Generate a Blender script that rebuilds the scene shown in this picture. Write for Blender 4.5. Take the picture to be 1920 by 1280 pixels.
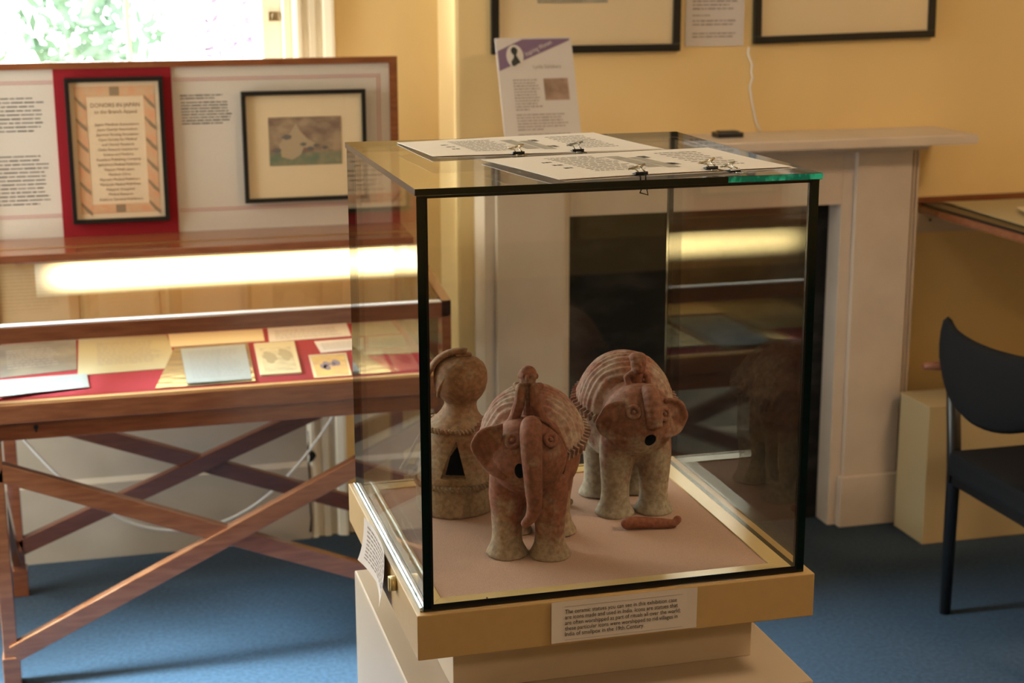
import bpy, bmesh, math, random
from math import pi, sin, cos, radians, sqrt
from mathutils import Vector, Matrix, noise

for o in list(bpy.data.objects):
    bpy.data.objects.remove(o)
SC = bpy.context.scene
COL = SC.collection
random.seed(7)

# ------------------------------------------------------------------ camera
cam_d = bpy.data.cameras.new('camera')
cam = bpy.data.objects.new('camera', cam_d)
COL.objects.link(cam)
cam.location = (0, 0, 1.65)
cam.rotation_euler = (1.3362053, 0.0037329, -0.2592152)
cam_d.sensor_width = 36
cam_d.lens = 2987.484 / 1920 * 36
cam_d.clip_start = 0.05
cam_d.dof.use_dof = True
cam_d.dof.focus_distance = 2.2
cam_d.dof.aperture_fstop = 7.0
SC.camera = cam

# ------------------------------------------------------------------ world and light
world = bpy.data.worlds.new('world')
SC.world = world
world.use_nodes = True
bg = world.node_tree.nodes['Background']
bg.inputs['Color'].default_value = (1.0, 0.97, 0.92, 1)
bg.inputs['Strength'].default_value = 10.0

def area(name, loc, rot, sx, sy, power, color, portal=False):
    d = bpy.data.lights.new(name, 'AREA')
    d.shape = 'RECTANGLE'; d.size = sx; d.size_y = sy
    d.energy = power; d.color = color
    if portal: d.cycles.is_portal = True
    o = bpy.data.objects.new(name, d)
    COL.objects.link(o)
    o.location = loc; o.rotation_euler = rot
    return o
# daylight enters by the two windows, strengthened by added lamps at the left one
area('window_portal', (-0.42, 4.62, 1.75), (pi/2, 0, pi), 1.94, 1.7, 1, (1, 1, 1), True).rotation_euler = (-pi/2, 0, 0)
area('window_portal', (-1.53, 3.78, 1.4), (0, -pi/2, 0), 2.1, 1.1, 1, (1, 1, 1), True)
area('window_daylight', (-1.64, 3.78, 1.4), (0, -pi/2, 0), 2.05, 1.0, 26.0, (.68, .86, 1.0))
beam = area('window_skylight', (-1.66, 3.50, 1.4), (0, -radians(54), radians(-6)), .8, .5, 60.0, (.52, .80, 1.0))  # added narrow lamp that brightens one patch of carpet
beam.data.spread = radians(36)
SC.view_settings.view_transform = 'Standard'
SC.view_settings.look = 'None'
SC.view_settings.exposure = 0.0
SC.view_settings.gamma = 1.0
SC.view_settings.use_curve_mapping = False

# ------------------------------------------------------------------ materials
def new_mat(name):
    m = bpy.data.materials.new(name); m.use_nodes = True
    nt = m.node_tree
    return m, nt, nt.nodes['Principled BSDF']

def mat(name, col, rough=0.5, metal=0.0, col2=None, scale=20.0, bump=0.0, bscale=None, spec=0.5, stretch=None, detail=4, lo=.35, hi=.65, emit=None):
    m, nt, p = new_mat(name)
    p.inputs['Roughness'].default_value = rough
    p.inputs['Metallic'].default_value = metal
    p.inputs['Specular IOR Level'].default_value = spec
    p.inputs['Base Color'].default_value = (*col, 1)
    tc = nt.nodes.new('ShaderNodeTexCoord')
    mp = nt.nodes.new('ShaderNodeMapping')
    nt.links.new(tc.outputs['Object'], mp.inputs['Vector'])
    if stretch: mp.inputs['Scale'].default_value = stretch
    if col2:
        n = nt.nodes.new('ShaderNodeTexNoise'); n.inputs['Scale'].default_value = scale
        n.inputs['Detail'].default_value = detail
        r = nt.nodes.new('ShaderNodeValToRGB')
        r.color_ramp.elements[0].color = (*col, 1); r.color_ramp.elements[1].color = (*col2, 1)
        r.color_ramp.elements[0].position = lo; r.color_ramp.elements[1].position = hi
        nt.links.new(mp.outputs['Vector'], n.inputs['Vector'])
        nt.links.new(n.outputs['Fac'], r.inputs['Fac'])
        nt.links.new(r.outputs['Color'], p.inputs['Base Color'])
    if bump:
        n2 = nt.nodes.new('ShaderNodeTexNoise'); n2.inputs['Scale'].default_value = bscale or scale
        n2.inputs['Detail'].default_value = 5
        b = nt.nodes.new('ShaderNodeBump'); b.inputs['Strength'].default_value = bump
        b.inputs['Distance'].default_value = 0.002
        nt.links.new(mp.outputs['Vector'], n2.inputs['Vector'])
        nt.links.new(n2.outputs['Fac'], b.inputs['Height'])
        nt.links.new(b.outputs['Normal'], p.inputs['Normal'])
    if emit:
        p.inputs['Emission Color'].default_value = (*emit[0], 1)
        p.inputs['Emission Strength'].default_value = emit[1]
    return m

def pane_mat(name, tint, gloss=1.0, base=0.037):
    """thin sheet of clear glass: transmission plus a Fresnel reflection"""
    m, nt, p = new_mat(name)
    nt.nodes.remove(p)
    out = nt.nodes['Material Output']
    g = nt.nodes.new('ShaderNodeNewGeometry')
    d = nt.nodes.new('ShaderNodeVectorMath'); d.operation = 'DOT_PRODUCT'
    nt.links.new(g.outputs['Normal'], d.inputs[0]); nt.links.new(g.outputs['Incoming'], d.inputs[1])
    def M(op, a, b=None):
        n = nt.nodes.new('ShaderNodeMath'); n.operation = op
        for i, v in enumerate((a, b)):
            if v is None: continue
            if isinstance(v, (int, float)): n.inputs[i].default_value = v
            else: nt.links.new(v, n.inputs[i])
        return n.outputs[0]
    c = M('ABSOLUTE', d.outputs['Value'])
    f = M('POWER', M('SUBTRACT', 1.0, c), 5.0)
    f = M('ADD', M('MULTIPLY', f, 1.0 - base), base)
    f = M('MULTIPLY', f, gloss)
    t = nt.nodes.new('ShaderNodeBsdfTransparent'); t.inputs['Color'].default_value = (*tint, 1)
    gl = nt.nodes.new('ShaderNodeBsdfGlossy'); gl.inputs['Roughness'].default_value = 0.0
    mx = nt.nodes.new('ShaderNodeMixShader')
    nt.links.new(f, mx.inputs[0]); nt.links.new(t.outputs[0], mx.inputs[1]); nt.links.new(gl.outputs[0], mx.inputs[2])
    nt.links.new(mx.outputs[0], out.inputs['Surface'])
    return m

def clay(name, red, grey, zlo, zhi, amount=.5):
    """fired clay, red slip worn to grey-tan towards the feet"""
    m, nt, p = new_mat(name)
    p.inputs['Roughness'].default_value = 0.75
    p.inputs['Specular IOR Level'].default_value = 0.3
    tc = nt.nodes.new('ShaderNodeTexCoord')
    sp = nt.nodes.new('ShaderNodeSeparateXYZ'); nt.links.new(tc.outputs['Object'], sp.inputs[0])
    mr = nt.nodes.new('ShaderNodeMapRange')
    mr.inputs['From Min'].default_value = zlo; mr.inputs['From Max'].default_value = zhi
    mr.inputs['To Min'].default_value = .32; mr.inputs['To Max'].default_value = -.12
    nt.links.new(sp.outputs['Z'], mr.inputs['Value'])
    n = nt.nodes.new('ShaderNodeTexNoise'); n.inputs['Scale'].default_value = 22; n.inputs['Detail'].default_value = 7
    n.inputs['Roughness'].default_value = .65
    nt.links.new(tc.outputs['Object'], n.inputs['Vector'])
    a = nt.nodes.new('ShaderNodeMath'); a.operation = 'ADD'
    nt.links.new(n.outputs['Fac'], a.inputs[0]); nt.links.new(mr.outputs[0], a.inputs[1])
    r = nt.nodes.new('ShaderNodeValToRGB')
    r.color_ramp.elements[0].position = .42; r.color_ramp.elements[0].color = (*red, 1)
    r.color_ramp.elements[1].position = .64; r.color_ramp.elements[1].color = (*grey, 1)
    nt.links.new(a.outputs[0], r.inputs['Fac'])
    n2 = nt.nodes.new('ShaderNodeTexNoise'); n2.inputs['Scale'].default_value = 140; n2.inputs['Detail'].default_value = 6
    nt.links.new(tc.outputs['Object'], n2.inputs['Vector'])
    mx = nt.nodes.new('ShaderNodeMix'); mx.data_type = 'RGBA'; mx.blend_type = 'MULTIPLY'
    mx.inputs[0].default_value = .55
    r2 = nt.nodes.new('ShaderNodeValToRGB')
    r2.color_ramp.elements[0].position = .35; r2.color_ramp.elements[0].color = (.50, .48, .46, 1)
    r2.color_ramp.elements[1].position = .66; r2.color_ramp.elements[1].color = (1.3, 1.28, 1.25, 1)
    nt.links.new(n2.outputs['Fac'], r2.inputs['Fac'])
    nt.links.new(r.outputs['Color'], mx.inputs[6]); nt.links.new(r2.outputs['Color'], mx.inputs[7])
    nt.links.new(mx.outputs[2], p.inputs['Base Color'])
    b = nt.nodes.new('ShaderNodeBump'); b.inputs['Strength'].default_value = .45; b.inputs['Distance'].default_value = .0012
    n3 = nt.nodes.new('ShaderNodeTexNoise'); n3.inputs['Scale'].default_value = 90; n3.inputs['Detail'].default_value = 6
    nt.links.new(tc.outputs['Object'], n3.inputs['Vector'])
    nt.links.new(n3.outputs['Fac'], b.inputs['Height']); nt.links.new(b.outputs['Normal'], p.inputs['Normal'])
    return m

YEL = mat('yellow wall paint', (.82, .60, .285), .75, col2=(.78, .57, .27), scale=3, bump=.15, bscale=120)
DARKW = mat('brown oak panelling', (.20, .13, .07), .6, col2=(.16, .10, .05), scale=6, stretch=(6, 6, 1))
WHT = mat('white gloss paint', (.65, .535, .435), .4, col2=(.60, .49, .395), scale=9, bump=.1, bscale=40)
WHTW = mat('bright window paint', (.86, .77, .60), .4)  # white paint lightened to make up for dim light on the window trim
WHT2 = mat('aged cream panel paint', (.50, .42, .33), .5, col2=(.44, .37, .28), scale=5, bump=.3, bscale=14)
CEIL = mat('ceiling paint', (.75, .68, .52), .8)
CARPET = mat('blue carpet', (.033, .047, .062), .95, col2=(.045, .063, .085), scale=90, bump=1.0, bscale=420, spec=.1, detail=8)
WOOD = mat('reddish brown varnished wood', (.19, .055, .020), .22, col2=(.255, .082, .030), scale=12, stretch=(1, 8, 8), detail=6)
_w = WOOD.node_tree.nodes['Principled BSDF']; _w.inputs['Coat Weight'].default_value = .8; _w.inputs['Coat Roughness'].default_value = .12
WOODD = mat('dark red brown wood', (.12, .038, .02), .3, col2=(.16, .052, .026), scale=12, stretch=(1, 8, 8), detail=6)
WOODL = mat('pale wood lipping', (.55, .30, .12), .45)
BLACK = mat('black frame lacquer', (.006, .006, .006), .35)
SOOT = mat('black fire board', (.004, .004, .0045), .5, col2=(.035, .033, .032), scale=7, stretch=(1, 1, 2.2), detail=9, lo=.48, hi=.75, spec=.25)
RED = mat('crimson baize', (.27, .016, .022), .9, spec=.1)
BAIZER = mat('red case lining', (.33, .035, .04), .95, spec=.1)
LINEN = mat('pale linen board', (.60, .53, .45), .9, col2=(.63, .555, .47), scale=300, spec=.1)
LINER = mat('cream case lining', (.50, .33, .155), .9, spec=.1)
MOUNT = mat('cream picture mount', (.90, .73, .49), .85, spec=.2)
PAPER = mat('white paper', (.66, .60, .57), .8, spec=.2)
PAPERW = mat('laminated white paper', (.78, .72, .66), .45, spec=.3)
PAPERB = mat('bluish grey paper', (.34, .335, .30), .8, spec=.2)
PAPERY = mat('aged cream paper', (.72, .58, .36), .8, spec=.2)
PAPERT = mat('tan paper', (.46, .37, .21), .8, spec=.2)
INK = mat('printed ink', (.05, .042, .045), .8, spec=.1)
INKG = mat('faded grey ink', (.30, .25, .23), .8, spec=.1)
PINKL = mat('pink printed line', (.55, .27, .25), .8, spec=.1)
BRASS = mat('satin champagne metal', (.72, .54, .26), .3, metal=.12)
bp_ = BRASS.node_tree.nodes['Principled BSDF']; bp_.inputs['Coat Weight'].default_value = 1.0; bp_.inputs['Coat Roughness'].default_value = .2
TRAYM = mat('ochre laminate', (.48, .32, .14), .42, col2=(.50, .335, .15), scale=60)
CREAM = mat('cream painted plinth', (.52, .43, .33), .4, col2=(.54, .445, .34), scale=4)
CREAM2 = mat('cream box paint', (.46, .35, .19), .6)
PINKB = mat('pink beige baize', (.55, .37, .30), .95, col2=(.49, .325, .265), scale=700, bump=.6, bscale=900, spec=.05, detail=3)
GLASS = pane_mat('display glass', (.985, .991, .972))
GLASSW = pane_mat('window glass', (.97, .99, .98), .5)
GLASSP = pane_mat('picture glass', (.99, .99, .985), .6)
EDGE = mat('dark green polished glass edge', (.0008, .009, .0065), .12, col2=(.0004, .003, .0025), scale=30, stretch=(1, 1, 6))
EDGELIT = mat('teal rough glass edge', (.0, .28, .23), .25, col2=(.04, .85, .70), scale=75, stretch=(1, 1, .5), lo=.42, hi=.6, detail=2)  # bright teal paints in the light refracted through the glass edge
GASK = mat('black silicone seam', (.004, .004, .004), .3)
GLINT = mat('clear glass foot strip', (.55, .66, .66), .08, metal=.9, col2=(.25, .33, .33), scale=40, stretch=(8, 1, 8))
CHROME = mat('bright steel wire', (.75, .66, .5), .2, metal=1)
CLIPB = mat('black enamelled steel', (.006, .007, .007), .2)
CABLE = mat('white cable sheath', (.72, .70, .66), .5)
FABB = mat('black woven fabric', (.007, .007, .008), .9, col2=(.011, .011, .012), scale=400, bump=.5, bscale=500, spec=.15)
CHBL = mat('black chair lacquer', (.008, .007, .007), .35)
ARMW = mat('reddish wood armrest', (.20, .065, .03), .35)
PURP = mat('purple banner ink', (.21, .13, .22), .8)
PORT = mat('dark silhouette ink', (.035, .035, .03), .8)
BORD = mat('peach patterned border', (.78, .38, .21), .85, col2=(.72, .47, .27), scale=60, detail=3)
SLASH = mat('olive pattern slash', (.33, .23, .14), .85)
VERM = mat('vermilion tan card', (.55, .22, .12), .7)
HOLE = mat('dark hollow', (.004, .003, .003), .9)
CEILM = mat('lit ceiling diffuser right', (.9, .85, .7), .4, emit=((1.0, .73, .47), 42.0))  # glow of an added fill panel, out of view
LAMP = mat('lit fluorescent diffuser', (.42, .30, .16), .4, emit=((1.0, .74, .33), 3.2))
def tube_glow(m, z0, half, xa):
    # the tube sits in the middle of the diffuser, so it is brightest along its axis
    nt = m.node_tree; p = nt.nodes['Principled BSDF']
    tc = nt.nodes.new('ShaderNodeTexCoord'); sp = nt.nodes.new('ShaderNodeSeparateXYZ'); nt.links.new(tc.outputs['Object'], sp.inputs[0])
    a = nt.nodes.new('ShaderNodeMath'); a.operation = 'SUBTRACT'; a.inputs[1].default_value = z0; nt.links.new(sp.outputs['Z'], a.inputs[0])
    b = nt.nodes.new('ShaderNodeMath'); b.operation = 'ABSOLUTE'; nt.links.new(a.outputs[0], b.inputs[0])
    c = nt.nodes.new('ShaderNodeMapRange'); c.interpolation_type = 'SMOOTHSTEP'
    c.inputs['From Min'].default_value = 0; c.inputs['From Max'].default_value = half; c.inputs['To Min'].default_value = 11.0; c.inputs['To Max'].default_value = .12
    nt.links.new(b.outputs[0], c.inputs['Value'])
    d = nt.nodes.new('ShaderNodeMapRange'); d.interpolation_type = 'SMOOTHSTEP'
    d.inputs['From Min'].default_value = xa; d.inputs['From Max'].default_value = xa+.12; d.inputs['To Min'].default_value = .02
    nt.links.new(sp.outputs['X'], d.inputs['Value'])
    e = nt.nodes.new('ShaderNodeMath'); e.operation = 'MULTIPLY'; nt.links.new(c.outputs[0], e.inputs[0]); nt.links.new(d.outputs[0], e.inputs[1])
    nt.links.new(e.outputs[0], p.inputs['Emission Strength'])
tube_glow(LAMP, .868, .053, -.42)
CEILL = mat('lit ceiling diffuser', (.9, .85, .7), .4, emit=((1.0, .74, .48), 26.0))  # same for the added fill panel behind the viewer
SLEEVE = mat('clear plastic sleeve', (.52, .36, .17), .06, metal=.3, col2=(.36, .27, .15), scale=14, bump=1.0, bscale=16, stretch=(1, 2.5, 1))
CLAYF = clay('red terracotta', (.235, .09, .058), (.33, .25, .175), -.03, .10)
CLAYR = clay('worn terracotta', (.25, .11, .075), (.36, .31, .245), .0, .17)
CLAYP = clay('plain red terracotta', (.25, .088, .052), (.30, .15, .10), -.3, -.05)
CLAYBK = clay('pale washed terracotta', (.29, .125, .088), (.42, .325, .27), -.2, .35)
CLAYH = clay('tan fired clay', (.27, .14, .078), (.33, .245, .165), -.05, .2)

# ------------------------------------------------------------------ mesh helpers
def box(bm, x0, x1, y0, y1, z0, z1, mi=0, M=None):
    vs = [bm.verts.new((x, y, z)) for x in (x0, x1) for y in (y0, y1) for z in (z0, z1)]
    if M is not None:
        for v in vs: v.co = M @ v.co
    for q in ((0, 1, 3, 2), (4, 6, 7, 5), (0, 4, 5, 1), (2, 3, 7, 6), (0, 2, 6, 4), (1, 5, 7, 3)):
        f = bm.faces.new([vs[i] for i in q]); f.material_index = mi
    return vs

def prism(bm, pts, ext, mi=0):
    """closed prism from a planar loop of 3D points pushed along the vector ext"""
    e = Vector(ext)
    a = [bm.verts.new(Vector(p)) for p in pts]; b = [bm.verts.new(Vector(p) + e) for p in pts]
    n = len(pts)
    f1 = bm.faces.new(a[::-1]); f2 = bm.faces.new(b)
    fs = [f1, f2] + [bm.faces.new((a[i], a[(i+1) % n], b[(i+1) % n], b[i])) for i in range(n)]
    for f in fs: f.material_index = mi
    return fs

def tube(bm, pts, r, n=12, mi=0, caps=True):
    """tube through pts, radius constant or per point"""
    pts = [Vector(p) for p in pts]
    rs = r if isinstance(r, (list, tuple)) else [r]*len(pts)
    rings = []
    up = Vector((0, 0, 1))
    prev = None
    for i, p in enumerate(pts):
        t = (pts[min(i+1, len(pts)-1)] - pts[max(i-1, 0)]).normalized()
        if prev is None:
            a = t.orthogonal().normalized()
        else:
            a = (prev - t*prev.dot(t)).normalized()
        prev = a
        b = t.cross(a)
        rings.append([bm.verts.new(p + (a*cos(2*pi*k/n) + b*sin(2*pi*k/n))*rs[i]) for k in range(n)])
    for A, B in zip(rings, rings[1:]):
        for k in range(n):
            f = bm.faces.new((A[k], A[(k+1) % n], B[(k+1) % n], B[k])); f.smooth = True; f.material_index = mi
    if caps:
        bm.faces.new(rings[0][::-1]).material_index = mi
        bm.faces.new(rings[-1]).material_index = mi

def capsule(bm, pts, rs, n=14):
    """tapered closed limb with round ends"""
    pts = [Vector(p) for p in pts]
    d0 = (pts[0]-pts[1]).normalized(); d1 = (pts[-1]-pts[-2]).normalized()
    P, R = [], []
    for s in (.98, .8, .45): P.append(pts[0]+d0*rs[0]*s); R.append(rs[0]*sqrt(max(1-s*s, .01)))
    P += pts; R += rs
    for s in (.45, .8, .98): P.append(pts[-1]+d1*rs[-1]*s); R.append(rs[-1]*sqrt(max(1-s*s, .01)))
    tube(bm, P, R, n)

def ell(bm, c, r, seg=24, M=None):
    m = Matrix.Translation(c) @ (M or Matrix()) @ Matrix.Diagonal((*r, 1))
    res = bmesh.ops.create_uvsphere(bm, u_segments=seg, v_segments=seg//2, radius=1, matrix=m)
    for v in res['verts']:
        for f in v.link_faces: f.smooth = True

def lathe(bm, prof, n=48, c=(0, 0, 0), wob=None, closed_top=True, closed_bot=True):
    rings = []
    for (r, z) in prof:
        ring = []
        for k in range(n):
            a = 2*pi*k/n
            rr = r + (wob(a, z) if wob else 0)
            ring.append(bm.verts.new((c[0]+rr*cos(a), c[1]+rr*sin(a), c[2]+z)))
        rings.append(ring)
    for A, B in zip(rings, rings[1:]):
        for k in range(n):
            bm.faces.new((A[k], A[(k+1) % n], B[(k+1) % n], B[k])).smooth = True
    if closed_bot: bm.faces.new(rings[0][::-1])
    if closed_top: bm.faces.new(rings[-1])

def obj(name, bm, mats, parent=None, loc=None, rot=None, bevel=0, smooth=False, recalc=True):
    me = bpy.data.meshes.new(name)
    if recalc: bmesh.ops.recalc_face_normals(bm, faces=bm.faces)
    if bevel:
        es = [e for e in bm.edges if len(e.link_faces) == 2 and e.calc_face_angle(0) > radians(40)]
        if es: bmesh.ops.bevel(bm, geom=es, offset=bevel, segments=2, affect='EDGES', profile=.6)
    bm.to_mesh(me); bm.free()
    if smooth:
        for p in me.polygons: p.use_smooth = True
    for m in (mats if isinstance(mats, (list, tuple)) else [mats]): me.materials.append(m)
    o = bpy.data.objects.new(name, me); COL.objects.link(o)
    if parent: o.parent = parent
    if loc: o.location = loc
    if rot: o.rotation_euler = rot
    return o

def bx(name, b, m, parent=None, bevel=0):
    bm = bmesh.new(); box(bm, *b); return obj(name, bm, m, parent, bevel=bevel)

def tag(o, label, cat, group=None):
    o['label'] = label; o['category'] = cat
    if group: o['group'] = group
    return o

def thing(name, label, cat, loc=(0, 0, 0), rz=0, group=None):
    o = bpy.data.objects.new(name, None); COL.objects.link(o)
    o.empty_display_size = .05
    o.location = loc; o.rotation_euler = (0, 0, rz)
    return tag(o, label, cat, group)

def struct(o):
    o['kind'] = 'structure'; return o

def baked(shapes, voxel, smooth=4, cutters=(), displace=None):
    """fuse closed shapes into one continuous skin; returns a mesh"""
    me = bpy.data.meshes.new('tmp'); shapes.to_mesh(me); shapes.free()
    o = bpy.data.objects.new('tmp', me); COL.objects.link(o)
    r = o.modifiers.new('r', 'REMESH'); r.mode = 'VOXEL'; r.voxel_size = voxel; r.use_smooth_shade = True
    s = o.modifiers.new('s', 'SMOOTH'); s.iterations = smooth; s.factor = .5
    extra = []
    for c in cutters:
        cm = bpy.data.meshes.new('cut'); c.to_mesh(cm)
        co = bpy.data.objects.new('cut', cm); COL.objects.link(co)
        cm.materials.append(CLAYH if (len(cutters) == 2 and c is cutters[0]) else HOLE)  # near-black lining puts the shade inside mouths and doorway into the colour
        b = o.modifiers.new('b', 'BOOLEAN'); b.operation = 'DIFFERENCE'; b.solver = 'EXACT'; b.object = co
        b.material_mode = 'TRANSFER'
        extra.append(co)
    dg = bpy.context.evaluated_depsgraph_get(); dg.update()
    out = bpy.data.meshes.new_from_object(o.evaluated_get(dg))
    for e in extra: bpy.data.objects.remove(e)
    bpy.data.objects.remove(o)
    if displace:
        for v in out.vertices: v.co += displace(v.co)
    return out

def mobj(name, me, m, parent=None, loc=None):
    o = bpy.data.objects.new(name, me); COL.objects.link(o)
    if len(me.materials) == 0: me.materials.append(m)
    else: me.materials[0] = m
    for p in me.polygons: p.use_smooth = True
    if parent: o.parent = parent
    if loc: o.location = loc
    return o

def text(name, s, width, height_size, M, m, parent, lines_gap=1.0, align='LEFT', depth=.00012, squeeze=True):
    """lettering as a mesh; M places the text plane (x right, y up)"""
    cu = bpy.data.curves.new(name, 'FONT'); cu.body = s; cu.size = height_size
    cu.align_x = align; cu.space_line = lines_gap; cu.extrude = depth/2; cu.resolution_u = 3
    o = bpy.data.objects.new('tmp', cu); COL.objects.link(o)
    dg = bpy.context.evaluated_depsgraph_get(); dg.update()
    me = bpy.data.meshes.new_from_object(o.evaluated_get(dg))
    bpy.data.objects.remove(o)
    xs = [v.co.x for v in me.vertices]
    w = max(xs)-min(xs)
    k = width/w if width else 1
    x0 = min(xs) if align == 'LEFT' else 0
    for v in me.vertices: v.co = M @ Vector(((v.co.x-x0)*k, v.co.y, v.co.z))
    t = bpy.data.objects.new(name, me); COL.objects.link(t); me.materials.clear(); me.materials.append(m)
    t.parent = parent
    return t

def greek(bm, x0, x1, ytop, ybot, nl, M, fill=.5, rag=.2, seed=1, th=.0001, words=7, last=.5):
    """rows of small illegible word marks"""
    rnd = random.Random(seed)
    step = (ytop-ybot)/nl
    for i in range(nl):
        y = ytop - (i+.5)*step
        xe = x1 - (x1-x0)*rnd.random()*rag
        if i == nl-1: xe = x0 + (x1-x0)*last
        x = x0
        while x < xe:
            w = (x1-x0)/words*rnd.uniform(.35, 1.3)
            w = min(w, xe-x)
            h = step*fill*rnd.uniform(.8, 1.15)
            if w > h*.3: box(bm, x, x+w, y-h/2, y+h/2, 0, th, M=M)
            x += w + step*.28
    return bm

MXZ = lambda x, y, z: Matrix(((1, 0, 0, x), (0, 0, -1, y), (0, 1, 0, z), (0, 0, 0, 1)))   # text plane facing -y

# ------------------------------------------------------------------ room shell
WY = 4.46      # window wall plane
CY = 4.25      # chimney breast plane
H = 2.9
L, R_, F = -1.5, 4.2, -4.2
struct(bx('floor', (L-.1, R_+.1, F-.1, WY+.3, -.06, 0), CARPET))
struct(bx('ceiling', (L-.1, R_+.1, F-.1, WY+.3, H, H+.06), CEIL))
# window wall with opening x -1.4..0.55, z .9..2.6
bm = bmesh.new()
box(bm, L-.1, -1.42, WY, WY+.18, 0, H)
box(bm, .555, 1.1, WY, WY+.18, 0, H)
box(bm, -1.42, .555, WY, WY+.18, 0, .92)
box(bm, -1.42, .555, WY, WY+.18, 2.6, H)
struct(obj('wall_back', bm, YEL))
bm = bmesh.new()
box(bm, .966, R_+.1, CY, WY+.18, 0, H)
struct(obj('wall_fireplace', bm, YEL, bevel=.012))
bm = bmesh.new()
box(bm, L-.12, L, F, 3.20, 0, H); box(bm, L-.12, L, 4.36, WY, 0, H)
box(bm, L-.12, L, 3.20, 4.36, 0, .35); box(bm, L-.12, L, 3.20, 4.36, 2.45, H)
struct(obj('wall_left', bm, YEL))
struct(bx('wall_right', (R_, R_+.1, F-.1, CY, 0, H), YEL))
struct(bx('wall_front', (L, R_, F-.1, F, 0, H), YEL))

# window 1: box frame, two sashes, panes, architrave, panelling
w1 = bpy.data.objects.new('window_1', None); COL.objects.link(w1); w1.location = (-.6, WY, .92); struct(w1)
def wbox(name, b, m, parent, off, bevel=0):
    return bx(name, (b[0]-off[0], b[1]-off[0], b[2]-off[1], b[3]-off[1], b[4]-off[2], b[5]-off[2]), m, parent, bevel)
wo = (-.6, WY, .92)
bm = bmesh.new()
for b in ((-1.42, -1.385, WY, WY+.17, .92, 2.6), (.535, .555, WY, WY+.17, .92, 2.6), (-1.42, .555, WY, WY+.17, 2.57, 2.6), (-1.42, .555, WY-.02, WY+.17, .90, .935)):
    box(bm, b[0]-wo[0], b[1]-wo[0], b[2]-wo[1], b[3]-wo[1], b[4]-wo[2], b[5]-wo[2])
obj('window_frame', bm, WHTW, w1, bevel=.003)
bm = bmesh.new()
for b in ((-1.385, -1.33, 1.0, 2.57), (.482, .535, .935, 2.57), (-1.385, .535, .935, 1.0), (-1.385, .535, 2.51, 2.57), (-1.385, .535, 1.95, 1.99)):
    box(bm, b[0]-wo[0], b[1]-wo[0], .06, .10, b[2]-wo[2], b[3]-wo[2])
obj('window_sash', bm, WHTW, w1, bevel=.004)
bm = bmesh.new()
for x in (-.98, -.249+.37): box(bm, x-.006-wo[0], x+.006-wo[0], .066, .094, .07, 1.60)
obj('glazing_bar', bm, WHTW, w1)
bm = bmesh.new(); box(bm, -1.33-wo[0], .482-wo[0], .078, .082, .08, 1.59)
obj('window_pane', bm, GLASSW, w1)
bm = bmesh.new(); box(bm, .50-wo[0], .53-wo[0], .045, .06, 1.49-wo[2], 1.515-wo[2]); tube(bm, [(.515-wo[0], .035, 1.503-wo[2]), (.515-wo[0], .05, 1.503-wo[2])], .008)
obj('window_catch', bm, CHROME, w1)
# fluted architrave beside the window down to the carpet
bm = bmesh.new()
prof = [(0, 0), (0, -.022), (.012, -.030), (.022, -.030), (.026, -.018), (.040, -.016), (.046, -.024), (.060, -.024), (.066, -.014), (.080, -.014), (.086, -.028), (.104, -.034), (.112, -.034), (.118, 0)]
prism(bm, [(.557+a, WY+b, 0) for a, b in prof], (0, 0, 2.72))
struct(obj('trim_1', bm, WHTW))
# cream panelling below the sill
bm = bmesh.new()
box(bm, -1.42, .557, WY-.02, WY, 0, .92)
box(bm, -1.42, .557, WY-.032, WY-.02, 0, .222)
prism(bm, [(-1.42, WY-.032, .222), (-1.42, WY-.02, .236), (-1.42, WY-.02, .222)], (1.977, 0, 0))
struct(obj('trim_2', bm, WHT2))
struct(bx('baseboard_back', (.675, .966, WY-.015, WY, 0, .15), WHT, bevel=.003))
struct(bx('baseboard_right', (2.33, R_, CY-.015, CY, 0, .14), WOODD, bevel=.003))
# crack with a knot hole in the panelling, built as a thin dark slot
bm = bmesh.new()
cp = [(.578, .33), (.580, .30), (.577, .275), (.588, .262), (.590, .252), (.584, .238), (.577, .232), (.5785, .18), (.5765, .12), (.5795, .06), (.576, .02)]
cw = [.001, .0012, .003, .009, .010, .006, .002, .0015, .0015, .002, .004]
vs = [(bm.verts.new((x-.55-w, 0, z)), bm.verts.new((x-.55+w, 0, z))) for (x, z), w in zip(cp, cw)]
vb = [(bm.verts.new((a.co.x, .001, a.co.z)), bm.verts.new((b.co.x, .001, b.co.z))) for a, b in vs]
for (a, b), (c, d) in zip(vs, vs[1:]): bm.faces.new((a, b, d, c))
for (a, b), (c, d) in zip(vb, vb[1:]): bm.faces.new((a, c, d, b))
struct(obj('trim_3', bm, HOLE, loc=(.53, WY-.0335, 0)))

# left window: frame and pane
w2 = bpy.data.objects.new('window_2', None); COL.objects.link(w2); w2.location = (L-.06, 3.78, .35); struct(w2)
bm = bmesh.new()
box(bm, -.06, .05, -.58, -.53, 0, 2.1); box(bm, -.06, .05, .53, .58, 0, 2.1)
box(bm, -.06, .08, -.58, .58, 0, .04); box(bm, -.06, .05, -.58, .58, 2.06, 2.1); box(bm, -.02, .02, -.53, .53, 1.03, 1.07)
obj('window_frame', bm, WHT, w2)
bm = bmesh.new(); box(bm, -.002, .002, -.53, .53, .04, 2.06)
obj('window_pane', bm, GLASSW, w2)

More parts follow.
